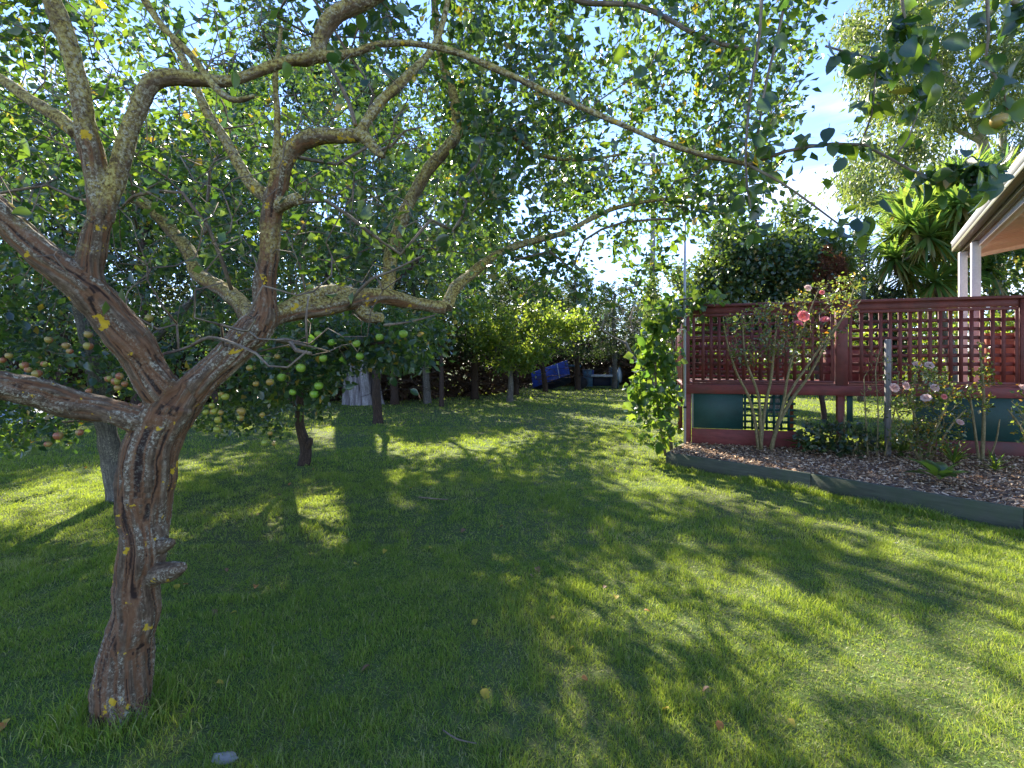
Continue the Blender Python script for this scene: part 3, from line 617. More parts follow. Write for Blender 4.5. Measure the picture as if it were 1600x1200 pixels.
sh.append(shoot([(1405, -30, 1.45, 6), (1412, 20, 1.45, 5), (1418, 48, 1.45, 4), (1430, 85, 1.45, 3)], 0))
sh.append(shoot([(1540, -40, 1.4, 7), (1545, 50, 1.4, 5), (1540, 95, 1.4, 4), (1568, 140, 1.4, 3.5), (1574, 172, 1.4, 3)], 0))
sh.append(shoot([(1480, -60, 1.7, 12), (1560, -8, 1.6, 11), (1640, 30, 1.6, 10)], 0))
sh.append(shoot([(1395, 252, 1.75, 4), (1420, 215, 1.74, 3), (1440, 160, 1.72, 2.5), (1450, 135, 1.72, 2)]))
sh.append(shoot([(1345, 226, 1.8, 4), (1362, 180, 1.8, 3), (1370, 100, 1.8, 2.5), (1385, 80, 1.8, 2)]))
sh.append(shoot([(300, 540, 2.3, 6), (318, 530, 2.2, 6), (340, 528, 2.1, 5), (400, 552, 2.0, 5), (420, 572, 1.98, 4), (450, 574, 1.96, 4), (480, 548, 1.95, 3.5)]))
sh.append(shoot([(480, 540, 2.3, 4), (478, 500, 2.3, 4), (482, 462, 2.3, 3)]))
sh.append(shoot([(435, 532, 2.3, 9), (452, 532, 2.2, 8), (463, 548, 2.15, 7), (486, 552, 2.1, 6)]))
sh.append(shoot([(545, 480, 2.6, 6), (560, 455, 2.5, 6), (580, 436, 2.45, 6), (610, 424, 2.4, 4), (660, 400, 2.4, 3)]))
sh.append(shoot([(590, 236, 2.22, 6), (612, 228, 2.2, 5), (632, 205, 2.15, 4), (660, 198, 2.1, 3)]))
sh.append(shoot([(555, 195, 2.25, 9), (545, 160, 2.3, 8), (525, 120, 2.3, 7), (512, 100, 2.3, 6)]))
sh.append(shoot([(600, 508, 2.6, 6), (640, 503, 2.6, 4), (680, 492, 2.7, 3)]))
for i in range(sk.n):
    if sk.par[i] == 0 and sk.fix[i] > 0 and i > nfix: sk.par[i] = -1
sk.radii(0.0024, 0.33, 0.010)
tb = Tubes(); sk.tubes(tb, sel=lambda ch: sk.fix[ch[-1]] == 0 or ch[-1] >= nfix)
for s_ in sh: tb.add(sk.P[s_], sk.r[s_], 6, True)
tw = tb.build('twigs', M['twig_bark'], front, 'stuff'); tw['label'] = 'thin brown twigs'
# leaves
def tipset(tips): t = np.array([a for a, b in tips]); p = np.array([b for a, b in tips]); return sk.P[t], sk.P[p]
pos, ax, sz = tip_leaves(*tipset(tips1), 21, 0.062, 0.060)
keep = RNG.random(len(pos)) < np.clip((pos[:, 1] - 1.9) / 1.0, 0.25, 1); pos, ax, sz = pos[keep], ax[keep], sz[keep]
p2, a2, s2 = tip_leaves(*tipset(tips2), 1, 0.03, 0.055); k2 = RNG.random(len(p2)) < 0.3; p2, a2, s2 = p2[k2], a2[k2], s2[k2]
LP = [pos, p2]; LA = [ax, a2]; LS = [sz, s2]
for s_, dens in zip(sh, (115, 34, 44, 44, 100, 44, 36, 20, 80, 34, 38, 0, 0, 0, 2, 2, 4, 2)):
    if dens:
        q = sk.P[s_]; i = RNG.integers(1, len(q), dens); i = np.where(RNG.random(dens) < 0.4, len(q) - 1 - RNG.integers(0, max(2, len(q) // 5), dens), i)
        LP.append(q[i] + RNG.normal(0, 0.025, (dens, 3))); a = RNG.normal(0, 0.6, (dens, 3)); a[:, 2] -= 0.5; LA.append(unit(a)); LS.append(0.064 * RNG.uniform(0.6, 1.15, dens))
# single near leaves that the photo shows large
for (px, py, d, s) in ((985, 85, 1.45, .06), (968, 68, 1.45, .055), (1000, 100, 1.45, .06), (895, 138, 1.5, .06), (1418, 62, 1.35, .07), (1455, 110, 1.35, .07), (1462, 130, 1.35, .06), (1560, 120, 1.35, .06),
                       (1420, 300, 1.7, .06), (1545, 275, 1.5, .07), (1560, 295, 1.5, .07), (1540, 300, 1.5, .07), (1500, 295, 1.6, .05), (1530, 265, 1.5, .06), (1555, 255, 1.5, .06), (1380, 310, 1.75, .07), (1350, 230, 1.75, .07), (1320, 245, 1.75, .06),
                       (1340, 340, 1.7, .06), (1352, 346, 1.7, .06), (265, 10, 1.3, .05), (290, 30, 1.3, .05), (365, 110, 1.5, .05), (445, 95, 1.5, .05), (352, 362, 1.6, .05), (190, 450, 2.0, .06), (165, 470, 2.0, .06)):
    a = RNG.normal(0, 0.35, 3); a[2] -= 0.8; LP.append(P(px, py, d)[None]); LA.append(unit(a[None])); LS.append(np.array([s]))
pos = np.vstack(LP); ax = np.vstack(LA); sz = np.concatenate(LS)
px_, py_ = pix(pos); vis = (px_ > -20) & (px_ < 1620) & (py_ > -20) & (py_ < 1200) & (pos[:, 1] > 0.5)
app = np.where(vis, sz / pos[:, 1], 0); order = np.argsort(-app); near = order[:300]; rest = order[300:]
V, Fc, at, _ = leaf_batch(pos[rest], ax[rest], sz[rest], LEAF4)
lv = npobj('leaves', V, Fc, M['apple_leaf'], front, at, True, 'stuff')
def leaf_mesh(name, m, half, nseg=6, curl=0.18, fold=0.22, serr=0.0):
    """one real leaf: outline, folded along the midrib, curling tip; y along the midrib, unit length"""
    V = [[0, -0.28, 0.02], [0, 0, 0]]; 
    ys_ = np.linspace(0.0, 1.0, nseg + 1); rows = []
    for i, y in enumerate(ys_):
        w = half(y); z = -curl * y * y; rows.append((len(V), w)); 
        V += [[-w, y + (serr if i % 2 else 0), z + fold * w], [0, y, z], [w, y + (serr if i % 2 else 0), z + fold * w]]
    Fq = []
    for i in range(nseg):
        a = rows[i][0]; b = rows[i + 1][0]; Fq += [[a, a + 1, b + 1, b], [a + 1, a + 2, b + 2, b + 1]]
    V = np.array(V, float); st = len(V); V = np.vstack([V, [[-0.012, -0.28, 0.02], [0.012, -0.28, 0.02], [0.012, 0.02, 0], [-0.012, 0.02, 0]]]); Fq.append([st, st + 1, st + 2, st + 3])
    me = npmesh(name, V, np.array(Fq), m, None, True); return me
apple_half = lambda y: 0.34 * math.sin(PI * min(1, y ** 0.8)) ** 0.75 + 0.0
LM = [leaf_mesh('leaf', M['apple_leaf_single'], apple_half, 6, c, f) for c, f in ((0.15, 0.25), (0.35, 0.4), (-0.1, 0.5))]
def leaf_objects(pos, ax, sz, meshes, parent, name='leaf', flat=None):
    X, Y, Z = leaf_frames(ax, flat=flat); inv = Matrix.Translation(-parent.location)
    for i in range(len(pos)):
        o = bpy.data.objects.new(name, meshes[i % len(meshes)]); COL.objects.link(o); o.parent = parent; o.matrix_parent_inverse = inv
        s = float(sz[i]); m3 = np.stack([X[i] * s, Y[i] * s, Z[i] * s], 1)
        o.matrix_basis = Matrix([[*m3[0], pos[i][0]], [*m3[1], pos[i][1]], [*m3[2], pos[i][2]], [0, 0, 0, 1]])
leaf_objects(pos[near], ax[near], sz[near], LM, front)

# apples
def apple_mesh(m):
    n, k = 9, 12; V = []; 
    for i in range(n + 1):
        t = i / n * PI; r = math.sin(t) * (1 + 0.10 * math.cos(t)); z = math.cos(t) * 0.9 - 0.20 * math.exp(-(t / 0.38) ** 2) + 0.14 * math.exp(-((PI - t) / 0.35) ** 2)
        for j in range(k): a = j / k * 2 * PI; V.append([r * math.cos(a), r * math.sin(a), z])
    Q = [[i * k + j, (i + 1) * k + j, (i + 1) * k + (j + 1) % k, i * k + (j + 1) % k] for i in range(n) for j in range(k)]
    s0 = len(V); V += [[-.05, 0, .62], [.05, 0, .62], [.09, .03, 1.25], [.0, .03, 1.25]]; Q.append([s0, s0 + 1, s0 + 2, s0 + 3]); V += [[0, -.05, .62], [0, .05, .62], [.05, .08, 1.25], [.05, -.01, 1.25]]; Q.append([s0 + 4, s0 + 5, s0 + 6, s0 + 7])
    return npmesh('apple', np.array(V), np.array(Q), m, None, True)
AM = {k: apple_mesh(M[k]) for k in ('red_apple', 'yellow_apple', 'green_apple')}
def put_apples(lst, kind, parent, r=0.034):
    out = []
    for (px, py, d) in lst:
        p = P(px, py, d); o = bpy.data.objects.new('apple', AM[kind]); COL.objects.link(o); o.parent = parent; o.matrix_parent_inverse = Matrix.Translation(-parent.location)
        o.location = Vector(p); s = r * random.uniform(0.75, 1.12); o.scale = (s, s, s * random.uniform(1.0, 1.12)); o.rotation_euler = (random.uniform(-.4, .4), random.uniform(-.4, .4), random.uniform(0, 6)); out.append(p)
    return np.array(out)
def clear_near(pos, ap, rad=0.055, ahead=0.5):
    """drop leaves that would sit inside an apple or hang right against its front"""
    k = np.ones(len(pos), bool)
    for a in ap:
        v = pos - a; dirn = a - np.array([0, 0, CAMH]); dirn /= np.linalg.norm(dirn); al = v @ dirn
        perp = np.linalg.norm(v - al[:, None] * dirn, axis=1); k &= ~((perp < rad) & (al < 0.05) & (al > -ahead)); k &= np.linalg.norm(v, axis=1) > rad
    return k
ap0 = put_apples([(1562, 190, 1.4)], 'yellow_apple', front, 0.026)

def orchard_tree(name, label, base, trunk, regs, apples, kind, group, nleafobj=140, leafsize=0.058, per=12, trunk_m='grey_bark', leaf_m='apple_leaf'):
    e = thing(name, (base[0], base[1], 0), label, 'tree', group); s = Skel(20000)
    for i, l in enumerate(trunk):
        q, r = L3(l); s.poly(q, r, -1 if i == 0 else None, 0.12)
    nf = s.n; T = np.vstack([sample_region(*r) for r in regs]); s.grow(T, s.P[nf // 2], 0.3, 0.06, 0.22)
    s.radii(0.0022, 0.45, 0.03); t = Tubes()
    for i, l in enumerate(trunk):
        q, r = L3(l); q, r = catmull(q, r, 0.05); r = r * (1 + (vnoise(q, 8, 2) - .5) * .25); t.add(q, r, 12, True)
    t.build('trunk', M[trunk_m], e)
    t = Tubes(); s.tubes(t, sel=lambda ch: s.fix[ch[-1]] == 0); o = t.build('branches', M['twig_bark'], e, 'stuff')
    tp = np.array([a for a, b in s.tips]); tq = np.array([b for a, b in s.tips])
    pos, ax, sz = tip_leaves(s.P[tp], s.P[tq], per, 0.07, leafsize)
    apw = put_apples(*apples[0]) if False else None
    allap = []
    for lst, knd, r in apples: allap.append(put_apples(lst, knd, e, r))
    if allap:
        k = clear_near(pos, np.vstack(allap), 0.055, 0.22); pos, ax, sz = pos[k], ax[k], sz[k]
    px_, py_ = pix(pos); vis = (px_ > 0) & (px_ < 1600) & (py_ > 0) & (py_ < 1200)
    o_ = np.argsort(-np.where(vis, sz / pos[:, 1], 0)); nr, rs = o_[:nleafobj], o_[nleafobj:]
    V, Fc, at, _ = leaf_batch(pos[rs], ax[rs], sz[rs], LEAF4); npobj('leaves', V, Fc, M[leaf_m], e, at, True, 'stuff')
    leaf_objects(pos[nr], ax[nr], sz[nr], LM, e); return e, s

red_list = [(px, py, 4.2) for px, py in ((103, 540), (109, 549), (14, 556), (58, 584), (69, 569), (38, 571), (44, 578), (76, 531), (138, 523), (138, 541), (170, 592), (181, 596), (187, 588), (195, 600), (184, 606), (228, 523), (238, 529), (233, 497), (186, 630), (221, 634), (75, 694), (91, 681), (139, 611), (124, 676), (4, 563))]
yel_list = [(px, py, 4.3) for px, py in ((345, 616), (352, 620), (331, 634), (322, 644), (334, 643), (345, 645), (341, 656), (339, 671), (376, 642), (376, 653), (422, 677), (413, 692), (429, 693), (378, 643), (410, 648), (400, 600), (422, 597), (433, 557), (355, 590), (390, 575))]
grn_list = [(px, py, 4.4) for px, py in ((485, 533), (497, 522), (518, 535), (557, 537), (562, 557), (457, 613), (491, 616), (498, 603), (630, 522), (593, 527), (505, 560), (470, 575), (440, 590))]
tB, sB = orchard_tree('apple_tree', 'apple tree bearing reddish apples, its grey stem half hidden behind the front trunk', P(182, 780, 5.63)[:2],
    [[(188, 800, 5.63, 44), (178, 740, 5.6, 34), (168, 680, 5.5, 32), (160, 640, 5.4, 34), (152, 600, 5.3, 30), (140, 540, 5.2, 26), (120, 470, 5.2, 20), (110, 400, 5.1, 14)],
     [(160, 630, 5.4, 24), (120, 610, 5.0, 20), (60, 600, 4.7, 16), (20, 620, 4.5, 10)], [(158, 620, 5.4, 22), (210, 560, 5.6, 18), (270, 500, 5.9, 13), (330, 440, 6.2, 9)]],
    [([(-260, 200), (330, 220), (390, 420), (330, 560), (180, 620), (120, 650), (130, 690), (60, 700), (-60, 690), (-260, 640)], 4.2, 7.4, 600, 0.32, 0.9)],
    [(red_list, 'red_apple', 0.033)], 'red', None, 150, 0.066, 40)
tC, sC = orchard_tree('apple_tree', 'apple tree with round green apples on a dark crooked stem with a cut stub', P(475, 727, 7.5)[:2],
    [[(474, 732, 7.5, 26), (478, 705, 7.5, 20), (474, 685, 7.5, 18), (468, 660, 7.45, 15), (470, 620, 7.3, 14), (480, 560, 7.1, 13), (500, 480, 7.0, 12), (520, 400, 7.0, 10)],
     [(476, 705, 7.5, 14), (484, 692, 7.45, 11), (485, 686, 7.42, 10)],
     [(470, 640, 7.4, 11), (440, 620, 6.4, 9), (400, 600, 5.4, 8), (340, 610, 4.7, 6)],
     [(474, 610, 7.3, 11), (500, 570, 6.0, 8), (540, 545, 4.8, 7), (600, 535, 4.6, 5)], [(480, 560, 7.1, 11), (560, 480, 7.4, 9), (640, 420, 7.8, 7), (700, 350, 8, 5)]],
    [([(300, 120), (700, 60), (800, 200), (790, 420), (740, 500), (600, 520), (300, 560)], 5.2, 9.2, 820, 0.36, 0.9),
     ([(290, 570), (520, 500), (700, 500), (700, 560), (610, 570), (520, 590), (500, 640), (430, 690), (380, 660), (300, 670)], 4.4, 6.2, 240, 0.1)],
    [(yel_list, 'yellow_apple', 0.029), (grn_list, 'green_apple', 0.038)], 'green', None, 150, 0.066, 36, 'dark_bark')

# ------------------------------------------------------------------ generic trees
def lobes(centre, rx, ry, rz, nl, npts, lr=0.32, cone=0.0, seed=None, bottom=-1.0, shell=0.5):
    c = RNG.normal(0, 1, (nl * 3, 3)); c = unit(c) * (shell + (1 - shell) * RNG.random((nl * 3, 1))) ** 0.6; c = c[c[:, 2] > bottom][:nl]
    if cone: c[:, :2] *= (1 - cone * (c[:, 2:] * 0.5 + 0.5)) 
    i = RNG.integers(0, len(c), npts); p = c[i] * (1 - lr * 0.6) + RNG.normal(0, lr * 0.45, (npts, 3))
    return p * np.array([rx, ry, rz]) + np.asarray(centre)
def tree(name, label, base, h_trunk, r_trunk, targets, per, lsize, leaf_m, bark_m, tmpl=LEAF2, group=None, spread=0.12, down=0.2, tip=0.005, cat='tree', lean=(0, 0), arc=0.05, flat=None, fiss=False, tops=None, jit=0.2, seg=0.6, jitter=0.7, crown='crown', cap=1.0):
    b = np.array([base[0], base[1], 0.0]); e = thing(name, b, label, cat, group); s = Skel(30000)
    top = b + np.array([lean[0], lean[1], h_trunk]); pts = [b - [0, 0, 0.15], b + (top - b) * 0.05 + [0, 0, 0.02], b + (top - b) * 0.4 + RNG.normal(0, 0.02 * h_trunk, 3) * [1, 1, 0], b + (top - b) * 0.75 + RNG.normal(0, 0.02 * h_trunk, 3) * [1, 1, 0], top]
    rr = [r_trunk * 1.5, r_trunk * 1.15, r_trunk * 0.92, r_trunk * 0.8, r_trunk * 0.62]
    s.poly(pts, rr, -1, 0.4)
    tq, tr = catmull(pts, rr, 0.12 if h_trunk < 6 else 0.3)
    s.grow(targets, top, jit, arc, seg, max(0, s.n // 3)); s.radii(tip, 0.5, r_trunk * 0.55)
    t = Tubes(); t.add(tq, tr * (1 + (vnoise(tq, 3, 5) - .5) * .2), 14 if r_trunk > 0.2 else 8, True); t.build('trunk', M[bark_m], e)
    t = Tubes(); s.tubes(t, sel=lambda ch: s.fix[ch[-1]] == 0, smooth=0.3); t.build('branches', M[bark_m], e, 'stuff')
    tp = np.array([a for a, _ in s.tips]); tq_ = np.array([q for _, q in s.tips])
    if per:
        pos, ax, sz = tip_leaves(s.P[tp], s.P[tq_], per, spread, lsize, down, jitter); pos[:, 2] = np.maximum(pos[:, 2], 0.05)
        V, Fc, at, _ = leaf_batch(pos, ax, sz, tmpl, flat); npobj(crown, V, Fc, M[leaf_m], e, at, False, 'stuff')
    return e, s

# the great tree with the fluted pale trunk (its foot is 18.5 m away)
def big_tree():
    b = P(568, 632, 18.5); e = thing('large_tree', (b[0], b[1], 0), 'large old tree with broad pale grey furrowed trunk at the lawn edge', 'tree')
    n, k = 60, 72; Z = np.linspace(-0.1, 4.6, n); a = np.arange(k) / k * 2 * PI; A, ZZ = np.meshgrid(a, Z)
    R = 0.60 + 0.16 * np.exp(-(ZZ + 0.1) / 0.6) + 0.02 * ZZ
    th = A + ZZ * 0.12; p = np.stack([np.cos(th).ravel() * 1.3, np.sin(th).ravel() * 1.3, ZZ.ravel() * 0.22], 1)
    nz = vnoise(p, 2.4, 90); n2 = vnoise(p, 6.0, 91); fis = (1 - abs(2 * nz - 1)) * 0.65 + (1 - abs(2 * n2 - 1)) * 0.35
    R = R.ravel() - (fis - 0.4) * 0.17 + (fbm(p, 11, 2, 3) - .5) * 0.06
    V = np.stack([b[0] + R * np.cos(A.ravel()) - 0.05 * ZZ.ravel(), b[1] + R * np.sin(A.ravel()), ZZ.ravel()], 1)
    i = (np.arange(n - 1)[:, None] * k); j = np.arange(k)[None]; Q = np.stack([i + j, i + (j + 1) % k, i + k + (j + 1) % k, i + k + j], -1).reshape(-1, 4)
    npobj('trunk', V, Q, M['pale_bark'], e, {'bark': np.stack([np.cos(A.ravel()) * 14, np.sin(A.ravel()) * 14, ZZ.ravel() * 2.5], 1), 'fis': fis ** 1.2, 'up': V[:, 0] * 0}, True)
    s = Skel(30000); s.poly([[b[0] - .2, b[1], 4.3], [b[0] - .3, b[1], 6], [b[0] - 0.2, b[1], 9], [b[0], b[1], 13]], [0.55, 0.42, 0.3, 0.18], -1, 0.5)
    T = np.vstack([lobes((b[0] - 1.6, b[1], 12.2), 4.6, 4.2, 4.4, 13, 330, 0.15)])
    T = np.vstack([T[T[:, 2] > 8.8], lobes((b[0] + 1.2, b[1], 6.3), 6.5, 3.5, 2.0, 16, 120, 0.16), lobes((b[0] + 4.6, b[1] - 3.0, 7.2), 3.6, 2.4, 1.3, 14, 100, 0.15)]); s.grow(T, s.P[0], 0.2, 0.06, 0.8); s.radii(0.008, 0.5, 0.4); t = Tubes(); s.tubes(t, smooth=0.4); t.build('branches', M['grey_bark'], e, 'stuff')  # low, spread lobes added to throw dappled shade on the lawn
    tp = np.array([a for a, _ in s.tips]); tq_ = np.array([q for _, q in s.tips]); pos, ax, sz = tip_leaves(s.P[tp], s.P[tq_], 50, 0.34, 0.17, 0.35)
    V, Fc, at, _ = leaf_batch(pos, ax, sz, LEAF2); npobj('crown', V, Fc, M['dark_leaf'], e, at, False, 'stuff')
big_tree()

b = P(640, 600, 12.5); T = lobes((b[0] - .5, 12.3, 4.8), 3.2, 2.4, 1.7, 15, 330, .17)
tree('orchard_tree', 'spreading leafy orchard tree standing behind the green apples, its crown merging with the arching boughs', (b[0] - .8, 12.6), 2.3, 0.11, T[T[:, 2] > 2.6], 34, 0.085, 'apple_leaf', 'dark_bark', LEAF2, spread=0.16, tip=0.005)
for px, d, zc, rx, rz, lab in ((60, 17.5, 7.0, 5.0, 4.4, 'tall dark leafy tree rising behind the far left of the apple trees'), (330, 21, 8.0, 4.6, 4.6, 'tall dark leafy tree rising behind the hedge left of the broad pale trunk')):
    b = P(px, 600, d); T = lobes((b[0], d, zc), rx, 3.5, rz, 30, 430, .26); T = T[T[:, 2] > 6.2]
    tree('leafy_tree', lab, (b[0], d), 5.4, 0.22, T, 46, 0.17, 'dark_leaf', 'grey_bark', spread=0.3, tip=0.007)
# bright small tree on the lawn
b = P(797, 628, 19.7); c = P(815, 525, 19.7)
T = np.vstack([lobes((c[0] + .2, c[1], 2.75), 2.7, 2.2, 1.25, 20, 240, 0.34), lobes((c[0] - 0.6, c[1] - .5, 1.7), 1.6, 1.5, 0.7, 10, 90, 0.35)])
tree('small_tree', 'small round leafy tree with bright yellow green crown standing on the lawn', b[:2], 1.5, 0.11, T, 34, 0.12, 'bright_leaf', 'grey_bark', spread=0.13, tip=0.006)
# second bright tree nearer left
b = P(690, 640, 17.5)
T = lobes((b[0] + .1, b[1] - 0.4, 3.0), 1.6, 1.6, 1.1, 12, 150, 0.35)
tree('small_tree', 'slender leafy tree between the pale trunk and the round lawn tree', b[:2], 2.0, 0.08, T, 30, 0.12, 'bright_leaf', 'dark_bark', spread=0.13, tip=0.006)

# hedge row of conifers along the far side of the lawn
HL = [(-180, 655, 'dark conifer at the far left end of the hedge row'), (-30, 648, 'dark conifer behind the pale sheeted stack at left'), (90, 642, 'dark conifer behind the apple tree with reddish fruit'),
      (215, 640, 'dark conifer seen just right of the front trunk'), (340, 636, 'dark conifer behind the yellow apples'), (455, 634, 'dark conifer left of the broad pale trunk'),
      (617, 632, 'dark conifer with thin stem right beside the broad pale trunk'), (668, 630, 'dark conifer with paler leaning stem among dead branches'), (742, 624, 'dark conifer left of the round lawn tree'),
      (806, 617, 'dark conifer behind the round lawn tree'), (852, 613, 'dark conifer behind the tilted blue tray'), (903, 610, 'dark conifer between the tilted blue tray and the teal cart'),
      (960, 607, 'dark conifer with pale stem behind the bare dead tree'), (1020, 606, 'dark conifer beside the utility pole'), (1095, 606, 'dark conifer behind the lattice screen left post'), (1180, 607, 'dark conifer behind the pink rose bush')]
for i, (px, py, lab) in enumerate(HL):
    d = F * CAMH / (py - HZ); b = P(px, py, d); h = random.uniform(5.2, 6.6) * (1.0 + (0.15 if px < 500 else 0.0))
    rx = 1.9 + 0.012 * d * 3
    T = []
    for q in range(210):
        z = random.uniform(1.5, h); f = 1 - (z - 1.2) / (h - 1.0); r = rx * (0.15 + 0.85 * f ** 0.8) * random.uniform(0.35, 1.0); a = random.uniform(0, 2 * PI)
        T.append([b[0] + r * math.cos(a), b[1] + r * math.sin(a), z + 0.15 * r])
    e, s = tree('conifer_tree', lab, b[:2], h * 0.93, random.uniform(0.10, 0.16), np.array(T), 22, 0.26, 'conifer_leaf', 'dark_bark' if i not in (7, 12) else 'grey_bark', SPRAY, 'conifers in the hedge along the back of the lawn', spread=0.16, down=-0.15, tip=0.004, lean=(random.uniform(-.4, .4), 0), arc=-0.05)
    t = Tubes()
    for q in range(22):
        z = random.uniform(0.5, 2.3); a = random.uniform(0, 2 * PI); r = random.uniform(0.6, 1.7); p0 = b + [0, 0, z]; p0[2] = z
        p1 = p0 + np.array([math.cos(a) * r * .5, math.sin(a) * r * .5, random.uniform(-.1, .2)]); p2 = p0 + np.array([math.cos(a) * r, math.sin(a) * r, random.uniform(-.4, .1)])
        t.add([p0, p1, p2], [0.02, 0.012, 0.004], 4, False)
        for w in range(4):
            f = random.uniform(.3, 1); pp = p0 + (p2 - p0) * f; t.add([pp, pp + RNG.normal(0, 0.25, 3)], [0.006, 0.002], 3, False)
    t.build('dead_branches', M['dry_twigs'] if False else M['dark_bark'], e, 'stuff')
# deeper wood behind the row: many plants nobody could count
def back_wood():
    n = 38000; t = RNG.random(n); x = -34 + t * 62; yb = np.interp(x, [-34, -12, -3, 1, 6, 12, 28], [17, 20, 23, 31, 35, 37, 30]); y = yb + 1.6 + abs(RNG.normal(0, 1.1, n)); zt = np.where(x < 4, 6.0, 5.2) + 1.6 * vnoise(np.stack([x, y * 0, y * 0], 1), 0.4, 3)
    z = RNG.random(n) ** 1.15 * zt; pos = np.stack([x, y, z], 1); a = RNG.normal(0, 1, (n, 3)); a[:, 2] += 0.3
    V, Fc, at, _ = leaf_batch(pos, unit(a), 0.55 * RNG.uniform(0.6, 1.3, n), SPRAY)
    props(npobj('woodland', V, Fc, M['conifer_leaf'], None, at, False), 'dark mass of evergreen foliage filling the space behind the conifer hedge', 'woodland', None, 'stuff')
    n = 30000; x = RNG.uniform(-30, 16, n); yb = np.interp(x, [-34, -12, -4.5, -1, 0.6, 6, 12, 28], [17, 18.6, 19.4, 23, 30.4, 33, 35, 28]); y = yb + 0.6 + abs(RNG.normal(0, 0.9, n)); z = RNG.random(n) ** 1.2 * 3.0
    pos = np.stack([x, y, z], 1); a = RNG.normal(0, 1, (n, 3)); V, Fc, at, _ = leaf_batch(pos, unit(a), 0.6 * RNG.uniform(0.5, 1.4, n), NARROW)
    props(npobj('undergrowth', V, Fc, M['dry_twigs'], None, at, False), 'tangle of dry brown twigs and litter under the conifer hedge', 'undergrowth', None, 'stuff')
back_wood()

# bare dead tree
def bare_tree():
    b = P(1004, 612, 26); e = thing('bare_tree', (b[0], b[1], 0), 'leafless tree with pale twisting branches left of the climbing vine', 'tree'); s = Skel(4000)
    q, r = L3([(1006, 616, 26, 7), (1000, 575, 26, 6), (985, 552, 26, 6), (978, 536, 26, 6)]); s.poly(q, r, -1, 0.3)
    for l in ([(978, 536, 26, 5), (960, 528, 26, 4), (940, 515, 26, 3.4), (926, 500, 26, 2.4)], [(978, 536, 26, 5), (990, 518, 25.8, 4), (1004, 505, 25.6, 3), (1018, 480, 25.5, 2)], [(940, 515, 26, 3), (945, 495, 26, 2.6), (948, 480, 26, 2)], [(990, 518, 26, 3), (985, 500, 26, 2.5), (990, 480, 26, 2)]):
        q, r = L3(l); s.poly(q, r, None, 0.3)
    T = sample_region([(925, 500), (940, 475), (975, 465), (1030, 470), (1030, 500), (1000, 530), (985, 525), (970, 520), (950, 520)], 25, 27.5, 150)
    s.grow(T, P(978, 536, 26), 0.4, 0.05, 0.25); s.radii(0.011, 0.35, 0.05); t = Tubes(); s.tubes(t, k=4, smooth=0.2); t.build('branches', M['bare_bark'], e)
bare_tree()

# dark glossy tree behind the deck, brown spires, small conifer, shrubs, gum, hedge, distant light trees
b = P(1200, 610, 16)
T = np.vstack([lobes((b[0] - .2, 15.5, 4.2), 2.5, 2.0, 2.5, 34, 500, 0.24), lobes((b[0] - 1.3, 15.3, 3.0), 1.3, 1.3, 1.3, 10, 110, .3)])
tree('evergreen_tree', 'dense dark glossy evergreen tree rising behind the lattice screen', (b[0], 15.5), 2.6, 0.18, T, 66, 0.14, 'evergreen_leaf', 'grey_bark', spread=0.2, tip=0.005)
for px, py, lab in ((1287, 388, 'brown dead columnar conifer, the taller and left one of the pair behind the roses'), (1312, 402, 'brown dead columnar conifer, the shorter and right one of the pair behind the roses')):
    d = 13.6; top = P(px, py, d); T = []
    for q in range(120):
        z = random.uniform(1.75, top[2]); r = 0.24 * min(1, (top[2] - z) / 1.6 + 0.1); a = random.uniform(0, 6.28); T.append([top[0] + r * math.cos(a), d + r * math.sin(a), z])
    tree('dead_conifer', lab, (top[0], d), top[2] * 0.95, 0.06, np.array(T), 40, 0.12, 'brown_leaf', 'dark_bark', SPRAY, 'brown columnar conifers behind the screen', spread=0.06, down=-0.6, tip=0.003, arc=0, seg=0.4)
b = P(1345, 610, 20); T = []
for q in range(170):
    z = random.uniform(1.0, 6.8); r = 1.5 * (1.05 - z / 7.0) * random.uniform(.3, 1); a = random.uniform(0, 6.28); T.append([b[0] + r * math.cos(a), 20 + r * math.sin(a), z])
tree('conifer_tree', 'small grey green conifer left of the sword leaved trees', (b[0], 20), 6.6, 0.1, np.array(T), 24, 0.24, 'conifer_leaf', 'grey_bark', SPRAY, None, spread=0.14, down=-0.1, tip=0.004)
b = P(1385, 600, 13); T = lobes((b[0], 13, 2.3), 0.75, 0.7, 1.2, 12, 120, .3)
tree('shrub', 'rounded dark fine leaved shrub showing over the screen top', (b[0], 13), 1.0, 0.05, T, 40, 0.09, 'conifer_leaf', 'dark_bark', LEAF2, None, spread=0.12, tip=0.004, cat='shrub')
for (px, d, zc, rx, rz, n, lm, lab) in ((1045, 21, 4.3, 1.3, 1.6, 120, 'gum_leaf', 'wispy pale green tree just right of the utility pole'), (1105, 19, 3.4, 1.5, 1.7, 130, 'bright_leaf', 'yellow green bushy tree left of the dark glossy evergreen')):
    b = P(px, 600, d); T = lobes((b[0], d, zc), rx, rx, rz, 14, n, .32); tree('leafy_tree', lab, (b[0], d), 2.4, 0.09, T, 30, 0.13, lm, 'grey_bark', LEAF2, None, spread=0.15, tip=0.005)
